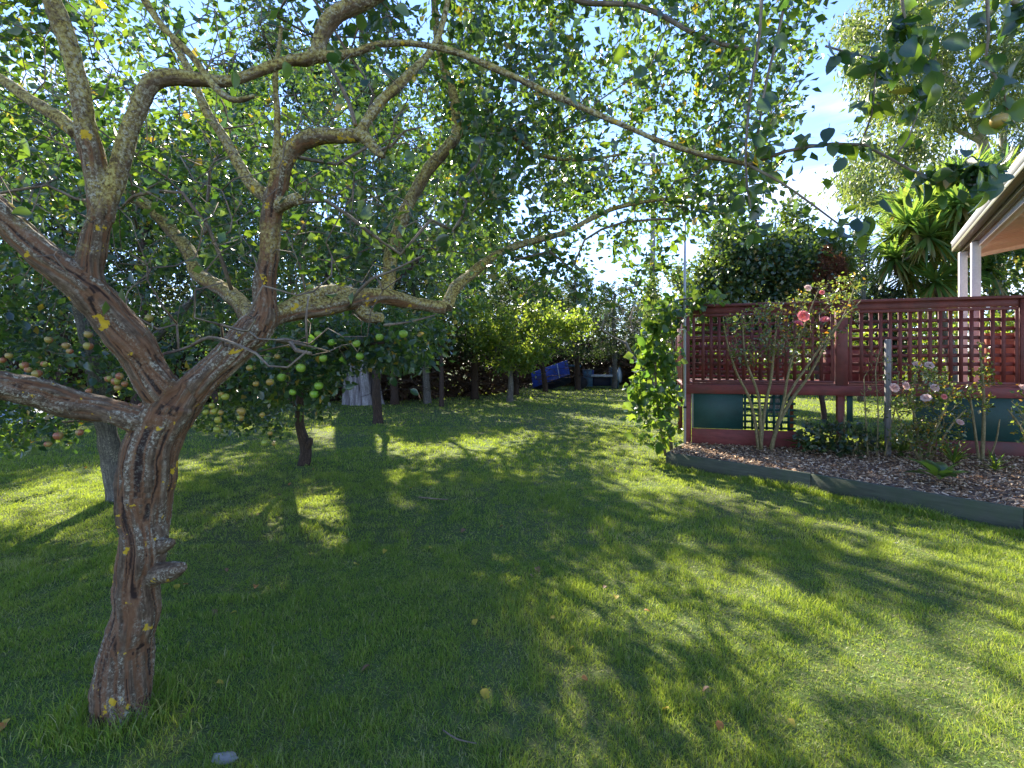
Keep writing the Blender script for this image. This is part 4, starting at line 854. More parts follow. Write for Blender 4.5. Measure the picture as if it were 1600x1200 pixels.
# green hedge behind the posts
for k, (x0, x1, y0, zt, lab) in enumerate(((11.4, 17.5, 13.2, 5.2, 'tall leafy hedge seen between and right of the verandah posts'), (11.5, 21.5, 24.5, 5.3, 'low sunlit leafy hedge showing just over the screen below the sword leaved trees'))):
    n = 9000 if k == 0 else 11000; pos = np.stack([RNG.uniform(x0, x1, n), y0 + RNG.normal(0, 0.45, n), RNG.random(n) * zt], 1); pos[:, 2] *= 0.85 + 0.3 * vnoise(pos * [1, 0, 0], 0.9, 5)
    hp = fbm(pos, 1.6, 3, 12) ; kk = hp > 0.40; pos = pos[kk]
    e = thing('hedge', ((x0 + x1) / 2, y0, 0), lab, 'hedge'); a = RNG.normal(0, .7, pos.shape); a[:, 2] -= .4
    V, Fc, at, _ = leaf_batch(pos, unit(a), (0.16 if k == 0 else 0.22) * RNG.uniform(.6, 1.3, len(pos)), LEAF2); npobj('foliage', V, Fc, M['dark_leaf' if k == 0 else 'bright_leaf'], e, at, False, 'stuff')
    t = Tubes()
    for q in range(26):
        x = random.uniform(x0, x1); t.add([[x, y0, -.1], [x + random.uniform(-.2, .2), y0, zt * .5], [x + random.uniform(-.4, .4), y0 + random.uniform(-.3, .3), zt * .9]], [.04, .03, .01], 5, False)
    t.build('stems', M['dark_bark'], e, 'stuff')

def gum(name, lab, base, limbs, regs, nleaf):
    e = thing(name, (base[0], base[1], 0), lab, 'tree', None); s = Skel(20000)
    for i, l in enumerate(limbs):
        q, r = L3(l); s.poly(q, r, -1 if i == 0 else None, 0.8)
    nf = s.n; T = np.vstack([sample_region(*r) for r in regs]); s.grow(T, s.P[0], 0.25, 0.08, 0.9); s.radii(0.010, 0.45, 0.12)
    t = Tubes(); s.tubes(t, smooth=0.5, bk=(3, 0.6)); t.build('trunk', M['gum_bark'], e)
    tp = np.array([a for a, _ in s.tips]); tq = np.array([b for _, b in s.tips]); pos, ax, sz = tip_leaves(s.P[tp], s.P[tq], nleaf, 0.42, 0.34, 0.9, 0.45); pos[:, 2] -= 0.5 * RNG.random(len(pos))
    V, Fc, at, _ = leaf_batch(pos, ax, sz, NARROW2); npobj('crown', V, Fc, M['gum_leaf'], e, at, False, 'stuff')
NARROW2 = (np.array([[0, 0, 0], [-.17, .4, .02], [0, 1, -.10], [.17, .4, .02]]), np.array([[0, 2, 1], [0, 3, 2]]))
gum('gum_tree', 'very tall gum tree with pale limbs and airy drooping foliage above the roof', P(1560, 600, 30)[:2],
    [[(1570, 615, 30, 26), (1562, 450, 30, 22), (1555, 330, 30, 20), (1540, 240, 30, 17), (1510, 160, 30, 14), (1480, 120, 30, 11), (1440, 60, 30, 8), (1420, -40, 30, 6)],
     [(1562, 330, 30, 14), (1568, 250, 30, 12), (1565, 150, 30, 10), (1570, 60, 30, 8), (1575, -60, 30, 6)],
     [(1555, 345, 30, 12), (1500, 300, 30, 9), (1440, 300, 30, 7), (1390, 250, 30, 5)], [(1530, 220, 30, 10), (1470, 190, 30, 8), (1400, 150, 30, 6), (1350, 110, 30, 4)], [(1565, 260, 30, 9), (1620, 200, 30, 7), (1680, 140, 30, 5)]],
    [([(1370, -60), (1760, -200), (1800, 300), (1600, 330), (1500, 330), (1420, 330), (1310, 320), (1300, 250), (1350, 200), (1330, 120), (1310, 40)], 26, 34, 640, 0.28, 0.3)], 110)

# sword-leaved cabbage trees
def cabbage_tree():
    b = P(1500, 600, 13.0); e = thing('cabbage_tree', (b[0], b[1], 0), 'clump of sword leaved cabbage tree with many spiky sunlit heads', 'tree')
    heads = [(1450, 318, 13, 1.0), (1500, 288, 13.4, 1.0), (1420, 352, 12.8, 1.0), (1492, 352, 12.6, 1.05), (1540, 300, 13.6, 1.0), (1398, 405, 12.8, .8), (1462, 440, 12.4, .8), (1545, 350, 12.8, 1.0), (1570, 270, 14, 1.0), (1470, 300, 14, 1.0), (1395, 370, 13.4, .8), (1430, 395, 13.2, .85), (1590, 320, 13.5, 1), (1520, 270, 14.2, .9), (1440, 345, 14.2, 1), (1475, 385, 13.0, .95), (1515, 385, 13.4, .95), (1420, 430, 13, .85), (1590, 380, 13.6, .9), (1450, 370, 12.4, .9), (1500, 320, 12.2, .9), (1410, 320, 13.8, .85), (1540, 420, 13, .9), (1490, 430, 12.6, .8)]
    s = Skel(3000); s.poly([[b[0], b[1], -.1], [b[0] - .1, b[1], 1.0], [b[0] - .35, b[1], 2.2]], [.2, .15, .13], -1, .4); T = np.array([P(h[0], h[1] + 12, h[2]) for h in heads])
    s.grow(T, s.P[0], 0.15, 0.0, 0.7, 2); s.radii(0.045, 0.35, 0.13); t = Tubes(); s.tubes(t, smooth=0.2); t.build('trunk', M['grey_bark'], e)
    V = []; Fs = []; Rn = []; n0 = 0
    for (px, py, d, sc) in heads:
        c = P(px, py, d); n = 170; hv = []; hf = []; hr = []
        u = unit(RNG.normal(0, 1, (n, 3))); u[:, 2] = RNG.uniform(-0.75, 1.0, n); u = unit(u); ln = 0.98 * sc * RNG.uniform(.7, 1.1, n); k = 6
        for i in range(n):
            side = np.cross(u[i], [0, 0, 1]); side /= np.linalg.norm(side) + 1e-6; w = 0.042 * random.uniform(.8, 1.2); droop = random.uniform(.1, .5) * (1 - u[i][2] * .6)
            for q in range(k):
                f = q / (k - 1); ctr = c + u[i] * ln[i] * f - np.array([0, 0, droop * ln[i] * f * f]); ww = w * (0.6 + 0.8 * f) * (1 - f) ** 0.5 if q else w * .5
                hv += [ctr - side * ww, ctr + side * ww]
            a = i * 2 * k; hf += [[a + 2 * q, a + 2 * q + 1, a + 2 * q + 3, a + 2 * q + 2] for q in range(k - 1)]; hr += [random.uniform(0, .9) if u[i][2] > -0.5 else random.uniform(.85, 1)] * (2 * k)
        npobj('leaf_head', np.array(hv), np.array(hf), M['sword_leaf'], e, {'rnd': np.array(hr)}, False)
cabbage_tree()

# ------------------------------------------------------------------ poles
b = P(1020, 600, 24); e = thing('utility_pole', (b[0], b[1], 0), 'tall grey timber utility pole, ivy on its lower half, behind the bare tree', 'pole'); t = Tubes()
t.add([[b[0], 24, -.1], [b[0], 24, 5], [b[0], 24, 11.3]], [.15, .135, .11], 12); t.build('shaft', M['weathered'], e)
n = 1500; z = RNG.uniform(1, 6.2, n); a = RNG.uniform(0, 6.28, n); r = .14 + abs(RNG.normal(0, .09, n)); pos = np.stack([b[0] + r * np.cos(a), 24 + r * np.sin(a), z], 1); ax = RNG.normal(0, 1, (n, 3))
V, Fc, at, _ = leaf_batch(pos, unit(ax), .13 * RNG.uniform(.6, 1.2, n), LEAF2); npobj('ivy', V, Fc, M['dark_leaf'], e, at, False, 'stuff')
boxobj('crossarm', [b[0] - .9, 23.8, 10.7], [1.8, 0, 0], [0, .1, 0], [0, 0, .12], M['weathered'], e)
b = P(1070, 693, 8.36); e = thing('metal_pole', (b[0], b[1], .17), 'thin galvanised metal pole fixed at the left corner of the deck', 'pole'); t = Tubes()
t.add([[b[0], b[1], 0.1], [b[0], b[1], 2.2], [b[0], b[1], 4.5]], [.021, .021, .019], 12); t.build('shaft', M['galv'], e, None)
for z in (.76, 2.0, 2.32): 
    t = Tubes(); t.add([[b[0], b[1], z], [b[0], b[1], z + .035]], [.028, .028], 12); t.build('clamp', M['rubber' if z < 1 else 'galv'], e)
t = Tubes(); t.add([[b[0], b[1], 4.5], [b[0], b[1], 4.54], [b[0], b[1], 4.62], [b[0], b[1], 4.68]], [.03, .07, .075, .03], 14); t.build('cap', M['cream'], e)

# ------------------------------------------------------------------ deck and lattice screen
deck = thing('deck', dk(0, 0, 0.17), 'raised timber deck with dark red framing and green boarded underside', 'deck')
boxobj('bearer', dk(-0.06, -0.03, 1.0), U3 * 7.6, B3 * 0.05, Z3 * 0.15, M['red_light'], deck)
for k in range(26):
    boxobj('deck_board', dk(-0.04, 0.03 + k * 0.125, 1.115), U3 * 7.55, B3 * 0.119, Z3 * 0.03, M['red'], deck, 0.002)
for t_ in (0.0, 2.22, 4.5, 6.9):
    boxobj('post', dk(t_, 0.02, 0.0), U3 * 0.10, B3 * 0.09, Z3 * 0.998, M['red_light'], deck)
for t_ in (0.0, 2.22, 4.5, 6.9):
    boxobj('post', dk(t_, 3.1, -0.02), U3 * 0.10, B3 * 0.09, Z3 * 1.13, M['red'], deck)
for k in range(9): boxobj('joist', dk(0.05 + k * 0.9, 0.13, 0.99), U3 * 0.045, B3 * 2.95, Z3 * 0.12, M['red'], deck, 0)
boxobj('skirt_board', dk(0.105, -0.012, 0.13), U3 * 1.62, B3 * 0.03, Z3 * 0.30, M['red_light'], deck)
boxobj('skirt_board', dk(3.18, -0.012, 0.12), U3 * 3.7, B3 * 0.03, Z3 * 0.26, M['red'], deck)
boxobj('batten', dk(0.105, 0.0, 0.432), U3 * 0.025, B3 * 0.03, Z3 * 0.566, M['weathered'], deck)
boxobj('green_board', dk(0.132, 0.006, 0.433), U3 * 0.755, B3 * 0.018, Z3 * 0.565, M['green_panel'], deck, 0.002)
boxobj('green_board', dk(3.2, 0.006, 0.382), U3 * 3.8, B3 * 0.018, Z3 * 0.616, M['green_panel'], deck, 0.002)
boxobj('green_board', dk(2.35, 0.03, 0.60), U3 * 0.08, B3 * 0.018, Z3 * 0.398, M['green_panel'], deck, 0.002)
for k in range(7): boxobj('green_slat', dk(0.90 + k * 0.105, 0.030, 0.433), U3 * 0.036, B3 * 0.008, Z3 * 0.565, M['green_panel'], deck, 0)
for k in range(6): boxobj('green_slat', dk(0.889, 0.040, 0.445 + k * 0.098), U3 * 0.76, B3 * 0.008, Z3 * 0.036, M['green_panel'], deck, 0)
boxobj('block', dk(3.55, -0.06, 1.02), U3 * 0.085, B3 * 0.028, Z3 * 0.12, M['weathered'], deck)

screen = thing('lattice_screen', dk(0, 0, 1.15), 'dark red square lattice privacy screen along the front of the deck', 'fence')
boxobj('top_rail', dk(-0.09, -0.06, 2.405), U3 * 7.7, B3 * 0.15, Z3 * 0.045, M['red'], screen, 0.006)
boxobj('header', dk(-0.03, 0.0, 2.30), U3 * 7.6, B3 * 0.035, Z3 * 0.104, M['red'], screen)
boxobj('post', dk(-0.045, -0.025, 1.152), U3 * 0.12, B3 * 0.09, Z3 * 1.252, M['red'], screen)
boxobj('post', dk(2.19, -0.025, 1.152), U3 * 0.16, B3 * 0.09, Z3 * 1.252, M['red'], screen)
boxobj('post', dk(4.47, -0.025, 1.152), U3 * 0.12, B3 * 0.09, Z3 * 1.252, M['red'], screen)
boxobj('post', dk(6.9, -0.025, 1.152), U3 * 0.12, B3 * 0.09, Z3 * 1.252, M['red'], screen)
def lattice(parent, t0, t1, z0, z1, org, u, bk, m, pitch=0.126, w=0.052, frame=True):
    n = round((t1 - t0) / pitch); nr = round((z1 - z0) / 0.128); du = (t1 - t0) / n; dz = (z1 - z0) / nr
    for k in range(1, n): boxobj('slat', org + u * (t0 + k * du - w / 2) + Z3 * (z0 - .03), u * w, bk * 0.010, Z3 * (z1 - z0 + .06), m, parent, 0)
    for k in range(1, nr): boxobj('slat', org + u * (t0 - .03) + bk * 0.0115 + Z3 * (z0 + k * dz - w / 2), u * (t1 - t0 + .06), bk * 0.010, Z3 * w, m, parent, 0)
    if frame:
        fr = 0.045; o = org - bk * 0.018
        boxobj('frame', o + u * (t0 - fr) + Z3 * (z1), u * (t1 - t0 + 2 * fr), bk * 0.016, Z3 * fr, m, parent); boxobj('frame', o + u * (t0 - fr) + Z3 * (z0 - fr), u * (t1 - t0 + 2 * fr), bk * 0.016, Z3 * fr, m, parent)
        boxobj('frame', o + u * (t0 - fr) + Z3 * z0, u * fr, bk * 0.016, Z3 * (z1 - z0), m, parent); boxobj('frame', o + u * t1 + Z3 * z0, u * fr, bk * 0.016, Z3 * (z1 - z0), m, parent)
O2 = np.array([D0[0], D0[1], 0.0]) + B3 * 0.012
lattice(screen, 0.16, 2.12, 1.225, 2.25, O2, U3, B3, M['red'])
lattice(screen, 2.41, 4.42, 1.225, 2.25, O2, U3, B3, M['red'])
lattice(screen, 4.65, 6.85, 1.225, 2.25, O2, U3, B3, M['red'])
boxobj('bottom_rail', dk(-0.03, 0.0, 1.152), U3 * 7.55, B3 * 0.03, Z3 * 0.026, M['red'], screen)
rear = thing('lattice_screen', dk(0, 3.1, 1.15), 'dark red lattice screen on the far side of the deck, seen through the front one', 'fence')
O3 = np.array([D0[0], D0[1], 0.0]) + B3 * 3.14
lattice(rear, 0.1, 2.1, 1.24, 2.0, O3, U3, B3, M['red'])
boxobj('top_rail', dk(-0.04, 3.08, 2.05), U3 * 2.3, B3 * 0.12, Z3 * 0.04, M['red'], rear); boxobj('post', dk(-0.04, 3.1, 1.15), U3 * 0.09, B3 * 0.09, Z3 * 0.9, M['red'], rear); boxobj('post', dk(2.15, 3.1, 1.15), U3 * 0.09, B3 * 0.09, Z3 * 0.9, M['red'], rear)
side = thing('lattice_screen', dk(0, 1.5, 1.15), 'dark red lattice screen along the left end of the deck beside the vine', 'fence')
O4 = np.array([D0[0], D0[1], 0.0]) - U3 * 0.02
lattice(side, 0.15, 3.0, 1.225, 2.25, O4, B3, U3, M['red'], frame=False)
boxobj('top_rail', dk(-0.08, 0.1, 2.36), U3 * 0.12, B3 * 3.1, Z3 * 0.04, M['red'], side)
for (t_, b_, w_, h_, lab, sw) in ((4.85, 1.5, 0.55, 0.80, 'orange terracotta trough glimpsed behind the right end of the lattice screen', 0), (2.7, 2.3, 0.9, 0.62, 'dark planter box behind the middle of the lattice screen', 1)):
    pl = thing('planter', dk(t_, b_, 1.145), lab, 'planter')
    boxobj('trough', dk(t_, b_, 1.147), U3 * w_, B3 * .4, Z3 * h_, M['terracotta' if sw == 0 else 'red'], pl, 0.02); boxobj('rim', dk(t_ - .02, b_ - .02, 1.147 + h_ + .001), U3 * (w_ + .04), B3 * .44, Z3 * .05, M['terracotta' if sw == 0 else 'red'], pl, 0.01)
    n = 260; pos = np.array([dk(t_ + w_ / 2, b_ + .2, 1.35 + h_)]) + RNG.normal(0, 1, (n, 3)) * [w_ * .32, .16, .14]; ax = RNG.normal(0, 1, (n, 3)); V, Fc, at, _ = leaf_batch(pos, unit(ax), .1, LEAF2); npobj('foliage', V, Fc, M['bright_leaf'], pl, at, False, 'stuff')

# ------------------------------------------------------------------ verandah corner
G0 = P(1487, 388, 8.9); G1 = P(1600, 249, 5.05); G0[2] = G1[2] = 3.49; gd = unit(G1 - G0); rt = np.array([-gd[1], gd[0], 0.0]); rt = rt if rt[0] > 0 else -rt
ver = thing('verandah', (7.6, 8.6, 1.15), 'pale verandah roof corner with white gutter, lining boards and two posts', 'building')
Lg = 7.2; up = Z3
prof = [(0, 0.00), (0, 0.075), (-0.012, 0.085), (-0.012, 0.10), (0.004, 0.10), (0.004, 0.004), (0.115, 0.004), (0.115, 0.0)]
def extrude(name, prof2, a, dirv, ln, sidev, m, parent):
    k = len(prof2); V = [a + sidev * p[0] + Z3 * p[1] for p in prof2] + [a + dirv * ln + sidev * p[0] + Z3 * p[1] for p in prof2]
    Fq = [[i, (i + 1) % k, k + (i + 1) % k, k + i] for i in range(k)]; o = npobj(name, np.array(V), np.array(Fq), m, parent); me = o.data
    return o
extrude('gutter', prof, G0, gd, Lg, rt, M['gutter'], ver)
extrude('gutter_cap', [(0, 0), (0.115, 0), (0.115, 0.08), (0, 0.08)], G0 - gd * 0.004, gd, 0.003, rt, M['gutter'], ver)
boxobj('gutter_band', G0 + rt * 0.0 - Z3 * 0.062, gd * Lg, rt * 0.10, Z3 * 0.058, M['olive'], ver)
boxobj('eave_strip', G0 + rt * 0.105 - Z3 * 0.115, gd * Lg, rt * 0.07, Z3 * 0.11, M['olive'], ver)
boxobj('fascia', G0 + gd * 0.05 + rt * 0.18 - Z3 * 0.20, gd * (Lg - .05), rt * 0.09, Z3 * 0.20, M['cream'], ver)
pitch = 0.16; rs = rt + Z3 * pitch
nb = int(Lg / 0.16)
for k in range(nb):
    w = 0.152; o = G0 + gd * (0.10 + k * 0.16) + rt * 0.272 - Z3 * 0.155 + Z3 * (0.003 if k % 2 else 0)
    boxobj('lining_board', o, gd * w, rs * 3.4, Z3 * 0.018, M['lining'], ver, 0.004)
boxobj('end_beam', G0 + gd * 0.045 + rt * 0.272 - Z3 * 0.215, gd * 0.05, rs * 3.4, Z3 * 0.20, M['lining'], ver)
boxobj('roof_sheet', G0 + rt * 0.03 + Z3 * 0.085, gd * Lg, rs * 3.7, Z3 * 0.03, M['galv'], ver)
for px, d in ((1504.5, 8.60), (1524.5, 7.87)):
    c = P(px, 380, d); top = CAMH + 1.86
    boxobj('post', np.array([c[0], c[1], 1.146]) - gd * .055 - rt * .055, gd * 0.11, rt * 0.11, Z3 * (top - 1.146), M['cream'], ver, 0.006)

# ------------------------------------------------------------------ garden bed
def bed():
    pl = np.array([(2.27, 7.43), (3.52, 6.02), (4.58, 4.58), (6.02, 2.57), (14, 2.57), (14, 5.4), (7.5, 7.15), (2.86, 8.47)])
    xs = np.linspace(2.2, 14, 170); ys = np.linspace(2.5, 8.5, 90); X, Y = np.meshgrid(xs, ys); x, y = X.ravel(), Y.ravel()
    ins = inpoly(x, y, pl); z = 0.165 + 0.05 * (fbm(np.stack([x, y, x * 0], 1), 1.2, 3, 4) - .4)
    V = np.stack([x, y, z], 1); nx = len(xs); i = (np.arange(len(ys) - 1)[:, None] * nx + np.arange(nx - 1)).ravel(); Q = np.stack([i, i + 1, i + nx + 1, i + nx], 1); Q = Q[ins[Q].all(1)]
    o = npobj('garden_bed', V, Q, M['soil'], smooth=True); props(o, 'raised garden bed soil under the wood chips', None, None, 'structure')
    n = 30000; x = RNG.uniform(2.2, 9.5, n); y = RNG.uniform(2.6, 8.5, n); k = inpoly(x, y, pl) & (RNG.random(n) < np.clip(7.5 / (1 + x * .9), 0, 1)); x, y = x[k], y[k]; n = len(x)
    z = 0.172 + 0.05 * (fbm(np.stack([x, y, x * 0], 1), 1.2, 3, 4) - .4) + RNG.random(n) * .018
    c = np.stack([x, y, z], 1); a = RNG.normal(0, 1, (n, 3)); a[:, 2] *= .3; a = unit(a); b_ = RNG.normal(0, 1, (n, 3)); b_[:, 2] *= .3; b_ = unit(b_ - a * (a * b_).sum(1)[:, None]); c_ = np.cross(a, b_)
    l = RNG.uniform(.02, .06, n)[:, None]; w = RNG.uniform(.008, .022, n)[:, None]; h = RNG.uniform(.002, .006, n)[:, None]
    V = np.stack([c - a * l * .5 - b_ * w * .5, c + a * l * .5 - b_ * w * .3, c + a * l * .45 + b_ * w * .5, c - a * l * .4 + b_ * w * .4, c - a * l * .3 + c_ * h * 2, c + a * l * .35 + c_ * h * 2], 1)
    base = (np.arange(n) * 6)[:, None, None]; Fm = np.array([[0, 1, 5], [0, 5, 4], [1, 2, 5], [2, 3, 4], [2, 4, 5], [3, 0, 4]]); Fc = (Fm[None] + base).reshape(-1, 3)
    props(npobj('wood_chips', V.reshape(-1, 3), Fc, M['chip'], None, {'rnd': np.repeat(RNG.random(n), 6)}), 'brown wood chip mulch spread over the raised garden bed', 'mulch', None, 'stuff')
bed()
WP = [np.array(p) for p in ((2.25, 7.43), (3.50, 6.0), (4.56, 4.56), (6.0, 2.55))]
labs = ('green grey timber sleeper edging at the far end of the bed', 'green grey timber sleeper edging in the middle of the bed front', 'green grey timber sleeper edging leaving the frame at lower right')
for (a, b, lab) in zip(WP[:-1], WP[1:], labs):
    u = np.array([*(b - a), 0]); ln = np.linalg.norm(u); u /= ln; nrm = np.array([-u[1], u[0], 0]); nrm = nrm if nrm[0] > 0 else -nrm
    o = boxobj('garden_edging', np.array([a[0], a[1], -0.1]) + u * 0.003, u * (ln - .006), nrm * 0.05, Z3 * 0.30, M['sleeper'], None, 0.006)
    props(o, lab, 'edging', 'timber sleepers round the raised bed')
o = boxobj('garden_edging', [2.25, 7.49, -0.1], np.array([0.6, 1.0, 0]) * 0.98, [0.05, -0.03, 0], Z3 * 0.285, M['sleeper'], None, 0.006); props(o, 'short timber sleeper return running back to the deck corner', 'edging', 'timber sleepers round the raised bed')
# stake
b = P(1389, 690, 7.35); e = boxobj('garden_stake', [b[0] - .035, b[1], 0.1], [.075, 0, 0], [0, .05, 0], [0.0, 0, 1.74], M['weathered'], None, 0.006); props(e, 'weathered grey timber stake standing in the bed before the lattice', 'stake')

# climbing vine
def vine():
    b = P(1030, 700, 8.2); e = thing('climbing_vine', (b[0], b[1], 0), 'climbing vine with large heart shaped leaves hanging over the deck left end', 'vine')
    reg = [(1010, 478), (1066, 470), (1060, 560), (1058, 690), (1020, 704), (1000, 690), (990, 650), (978, 632), (985, 585), (994, 545), (1006, 515)]
    T = np.vstack([sample_region(reg, 7.75, 8.35, 190), sample_region([(1030, 470), (1080, 455), (1125, 458), (1135, 474), (1060, 482)], 8.1, 8.6, 34)])
    s = Skel(5000)
    for l in ([(1050, 715, 8.2, 7), (1045, 640, 8.2, 6), (1052, 560, 8.2, 5), (1048, 480, 8.2, 4), (1080, 466, 8.3, 3), (1120, 465, 8.4, 2)], [(1040, 712, 8.1, 5), (1028, 640, 8.0, 4), (1024, 560, 8.0, 4), (1030, 500, 8.1, 3)]):
        q, r = L3(l); s.poly(q, r, -1, .1)
    s.grow(T, s.P[0], .3, .02, .12); s.radii(.0025, .3, .02); t = Tubes(); s.tubes(t, k=4); t.build('stems', M['twig_bark'], e, 'stuff')
    tp = np.array([a for a, _ in s.tips]); tq = np.array([a for _, a in s.tips]); pos, ax, sz = tip_leaves(s.P[tp], s.P[tq], 5, .06, .125, .6, .5)
    half = lambda y: 0.46 * (math.sin(PI * min(1, (y * 0.93 + 0.07)) ** 0.62)) ** 0.8 if y < 1 else 0.0
    ms = [leaf_mesh('leaf', M['vine_leaf'], half, 5, c, f) for c, f in ((.2, .2), (.4, .35), (.05, .45))]
    o = np.argsort(pos[:, 1]); nr, rs = o[:300], o[300:]; leaf_objects(pos[nr], ax[nr], sz[nr], ms, e)
    V, Fc, at, _ = leaf_batch(pos[rs], ax[rs], sz[rs], (LEAF4[0] * [1.4, 1, 1], LEAF4[1])); npobj('leaves', V, Fc, M['vine_leaf_mass'], e, at, False, 'stuff')
vine()

# roses
def rose_flower(m):
    V = []; Q = []
    for ring, (n, r0, r1, zt, tilt) in enumerate(((5, .15, .35, .75, 0), (6, .2, .62, .70, .3), (7, .25, 1.0, .42, .6), (7, .3, 1.15, .1, .9))):
        for i in range(n):
            a = i / n * 2 * PI + ring * .5; s = len(V); wa = PI / n * 1.35
            for (rr, z, wf) in ((r0, 0, .4), ((r0 + r1) * .62, zt * .55, 1.0), (r1, zt, .85), (r1 * 1.08, zt * .92, .3)):
                for q in (-1, 0, 1):
                    aa = a + q * wa * wf; V.append([rr * math.cos(aa) * (1 if q else 1.06), rr * math.sin(aa) * (1 if q else 1.06), z + (0.06 if q == 0 else 0)])
            for rr in range(3):
                for q in range(2): p = s + rr * 3 + q; Q.append([p, p + 1, p + 4, p + 3])
    return npmesh('flower', np.array(V), np.array(Q), m, None, True)
RF = {'petal': rose_flower(M['petal']), 'pale_petal': rose_flower(M['pale_petal'])}
def plant(name, lab, cat, base, stems, regs, per, ls, leaf_m, bark_m='rose_cane', flowers=(), group=None, spread=.04, tip=.0025, tmpl=LEAF4, down=.1, power=.35, jit=.25, seg=.14, arc=.03, jitter=.7):
    e = thing(name, base, lab, cat, group); s = Skel(12000)
    for i, l in enumerate(stems): q, r = L3(l); s.poly(q, r, -1, .1)
    T = np.vstack([sample_region(*r) for r in regs]); s.grow(T, s.P[0], jit, arc, seg); s.radii(tip, power, .02); t = Tubes(); s.tubes(t, k=5, smooth=.08); t.build('stems', M[bark_m], e, 'stuff')
    tp = np.array([a for a, _ in s.tips]); tq = np.array([a for _, a in s.tips])
    if per:
        pos, ax, sz = tip_leaves(s.P[tp], s.P[tq], per, spread, ls, down, jitter); pos[:, 2] = np.maximum(pos[:, 2], .19); V, Fc, at, _ = leaf_batch(pos, ax, sz, tmpl); npobj('leaves', V, Fc, M[leaf_m], e, at, False, 'stuff')
    for (px, py, d, r, k) in flowers:
        o = bpy.data.objects.new('flower', RF[k]); COL.objects.link(o); o.parent = e; o.matrix_parent_inverse = Matrix.Translation(-e.location); o.location = Vector(P(px, py, d)); o.scale = (r, r, r); o.rotation_euler = (random.uniform(.3, 1.3), random.uniform(-.4, .4), random.uniform(-.6, .6))
    return e
plant('rose_bush', 'tall leggy rose bush with coral pink blooms in front of the screen', 'rose bush', P(1198, 697, 7.75),
      [[(1186, 705, 7.8, 7), (1180, 660, 7.8, 6), (1170, 620, 7.8, 5), (1150, 580, 7.8, 4), (1135, 530, 7.75, 3), (1130, 495, 7.7, 2)], [(1188, 705, 7.8, 7), (1195, 640, 7.8, 6), (1205, 590, 7.7, 5), (1210, 540, 7.7, 4), (1215, 500, 7.7, 2)],
       [(1205, 705, 7.75, 8), (1215, 665, 7.7, 7), (1240, 620, 7.65, 6), (1262, 590, 7.6, 5), (1290, 540, 7.5, 4), (1320, 490, 7.5, 3), (1335, 450, 7.5, 2)], [(1190, 700, 7.75, 6), (1185, 620, 7.7, 5), (1165, 560, 7.7, 4), (1160, 500, 7.7, 2)], [(1206, 700, 7.75, 6), (1222, 640, 7.6, 5), (1235, 570, 7.5, 4), (1260, 500, 7.5, 3), (1280, 450, 7.5, 2)],
       [(1204, 700, 7.75, 6), (1228, 625, 7.6, 5), (1270, 560, 7.5, 4), (1310, 505, 7.45, 3), (1345, 470, 7.4, 2)]],
      [([(1130, 500), (1165, 480), (1240, 455), (1330, 430), (1350, 440), (1335, 500), (1290, 540), (1240, 570), (1180, 570), (1145, 560)], 7.25, 8.0, 250)], 9, .050, 'rose_leaf',
      flowers=[(1255, 494, 7.25, .068, 'petal'), (1247, 506, 7.2, .055, 'petal'), (1289, 500, 7.2, .055, 'petal'), (1262, 450, 7.3, .04, 'pale_petal'), (1284, 457, 7.3, .03, 'petal')])
plant('rose_bush', 'lower rose bush with pale pink blooms and shiny leaves near the right side', 'rose bush', P(1440, 715, 7.0),
      [[(1440, 722, 7.0, 6), (1432, 670, 7.0, 5), (1425, 620, 7.0, 4), (1432, 580, 7.0, 2)], [(1446, 722, 7.0, 6), (1462, 670, 6.9, 5), (1480, 630, 6.9, 4), (1490, 600, 6.9, 2)], [(1450, 722, 7.0, 5), (1470, 690, 6.7, 4), (1490, 660, 6.6, 3), (1510, 640, 6.6, 2)], [(1438, 720, 7.0, 5), (1415, 680, 6.9, 4), (1400, 640, 6.9, 2)]],
      [([(1395, 620), (1425, 570), (1455, 565), (1490, 600), (1515, 640), (1505, 700), (1440, 712), (1395, 690)], 6.5, 7.2, 230)], 10, .048, 'rose_leaf',
      flowers=[(1433, 570, 6.7, .045, 'pale_petal'), (1452, 571, 6.7, .045, 'pale_petal'), (1397, 606, 6.6, .05, 'pale_petal'), (1415, 603, 6.6, .045, 'pale_petal'), (1447, 622, 6.5, .05, 'pale_petal'), (1460, 606, 6.6, .045, 'pale_petal'), (1500, 660, 6.5, .035, 'pale_petal'), (1475, 620, 6.6, .03, 'petal')])
plant('rose_plant', 'tall upright leafy rose shoot standing right of the pale rose bush', 'rose', P(1537, 720, 7.0),
      [[(1534, 726, 7.0, 7), (1537, 660, 7.0, 6), (1536, 600, 7.0, 4), (1530, 535, 7.0, 3)], [(1530, 724, 7.0, 5), (1520, 650, 6.95, 4), (1512, 600, 6.95, 3)], [(1542, 724, 7.0, 4), (1556, 690, 6.9, 3), (1562, 655, 6.9, 2)]],
      [([(1522, 545), (1540, 535), (1556, 600), (1552, 640), (1520, 640)], 6.9, 7.1, 44), ([(1505, 595), (1520, 595), (1520, 620), (1508, 620)], 6.9, 7.0, 10)], 6, .055, 'rose_leaf', spread=.03)
plant('rose_bush', 'sparse rose bush half cut off by the right edge of the photo', 'rose bush', P(1625, 760, 6.0),
      [[(1640, 770, 6.0, 6), (1610, 700, 6.0, 5), (1590, 660, 6.0, 4), (1575, 640, 6.0, 2)], [(1640, 770, 6.0, 6), (1650, 680, 6.0, 5), (1640, 600, 6.0, 3)]],
      [([(1570, 640), (1600, 595), (1680, 580), (1700, 700), (1600, 700)], 5.7, 6.3, 100)], 7, .05, 'rose_leaf', flowers=[(1598, 606, 5.8, .04, 'pale_petal')])
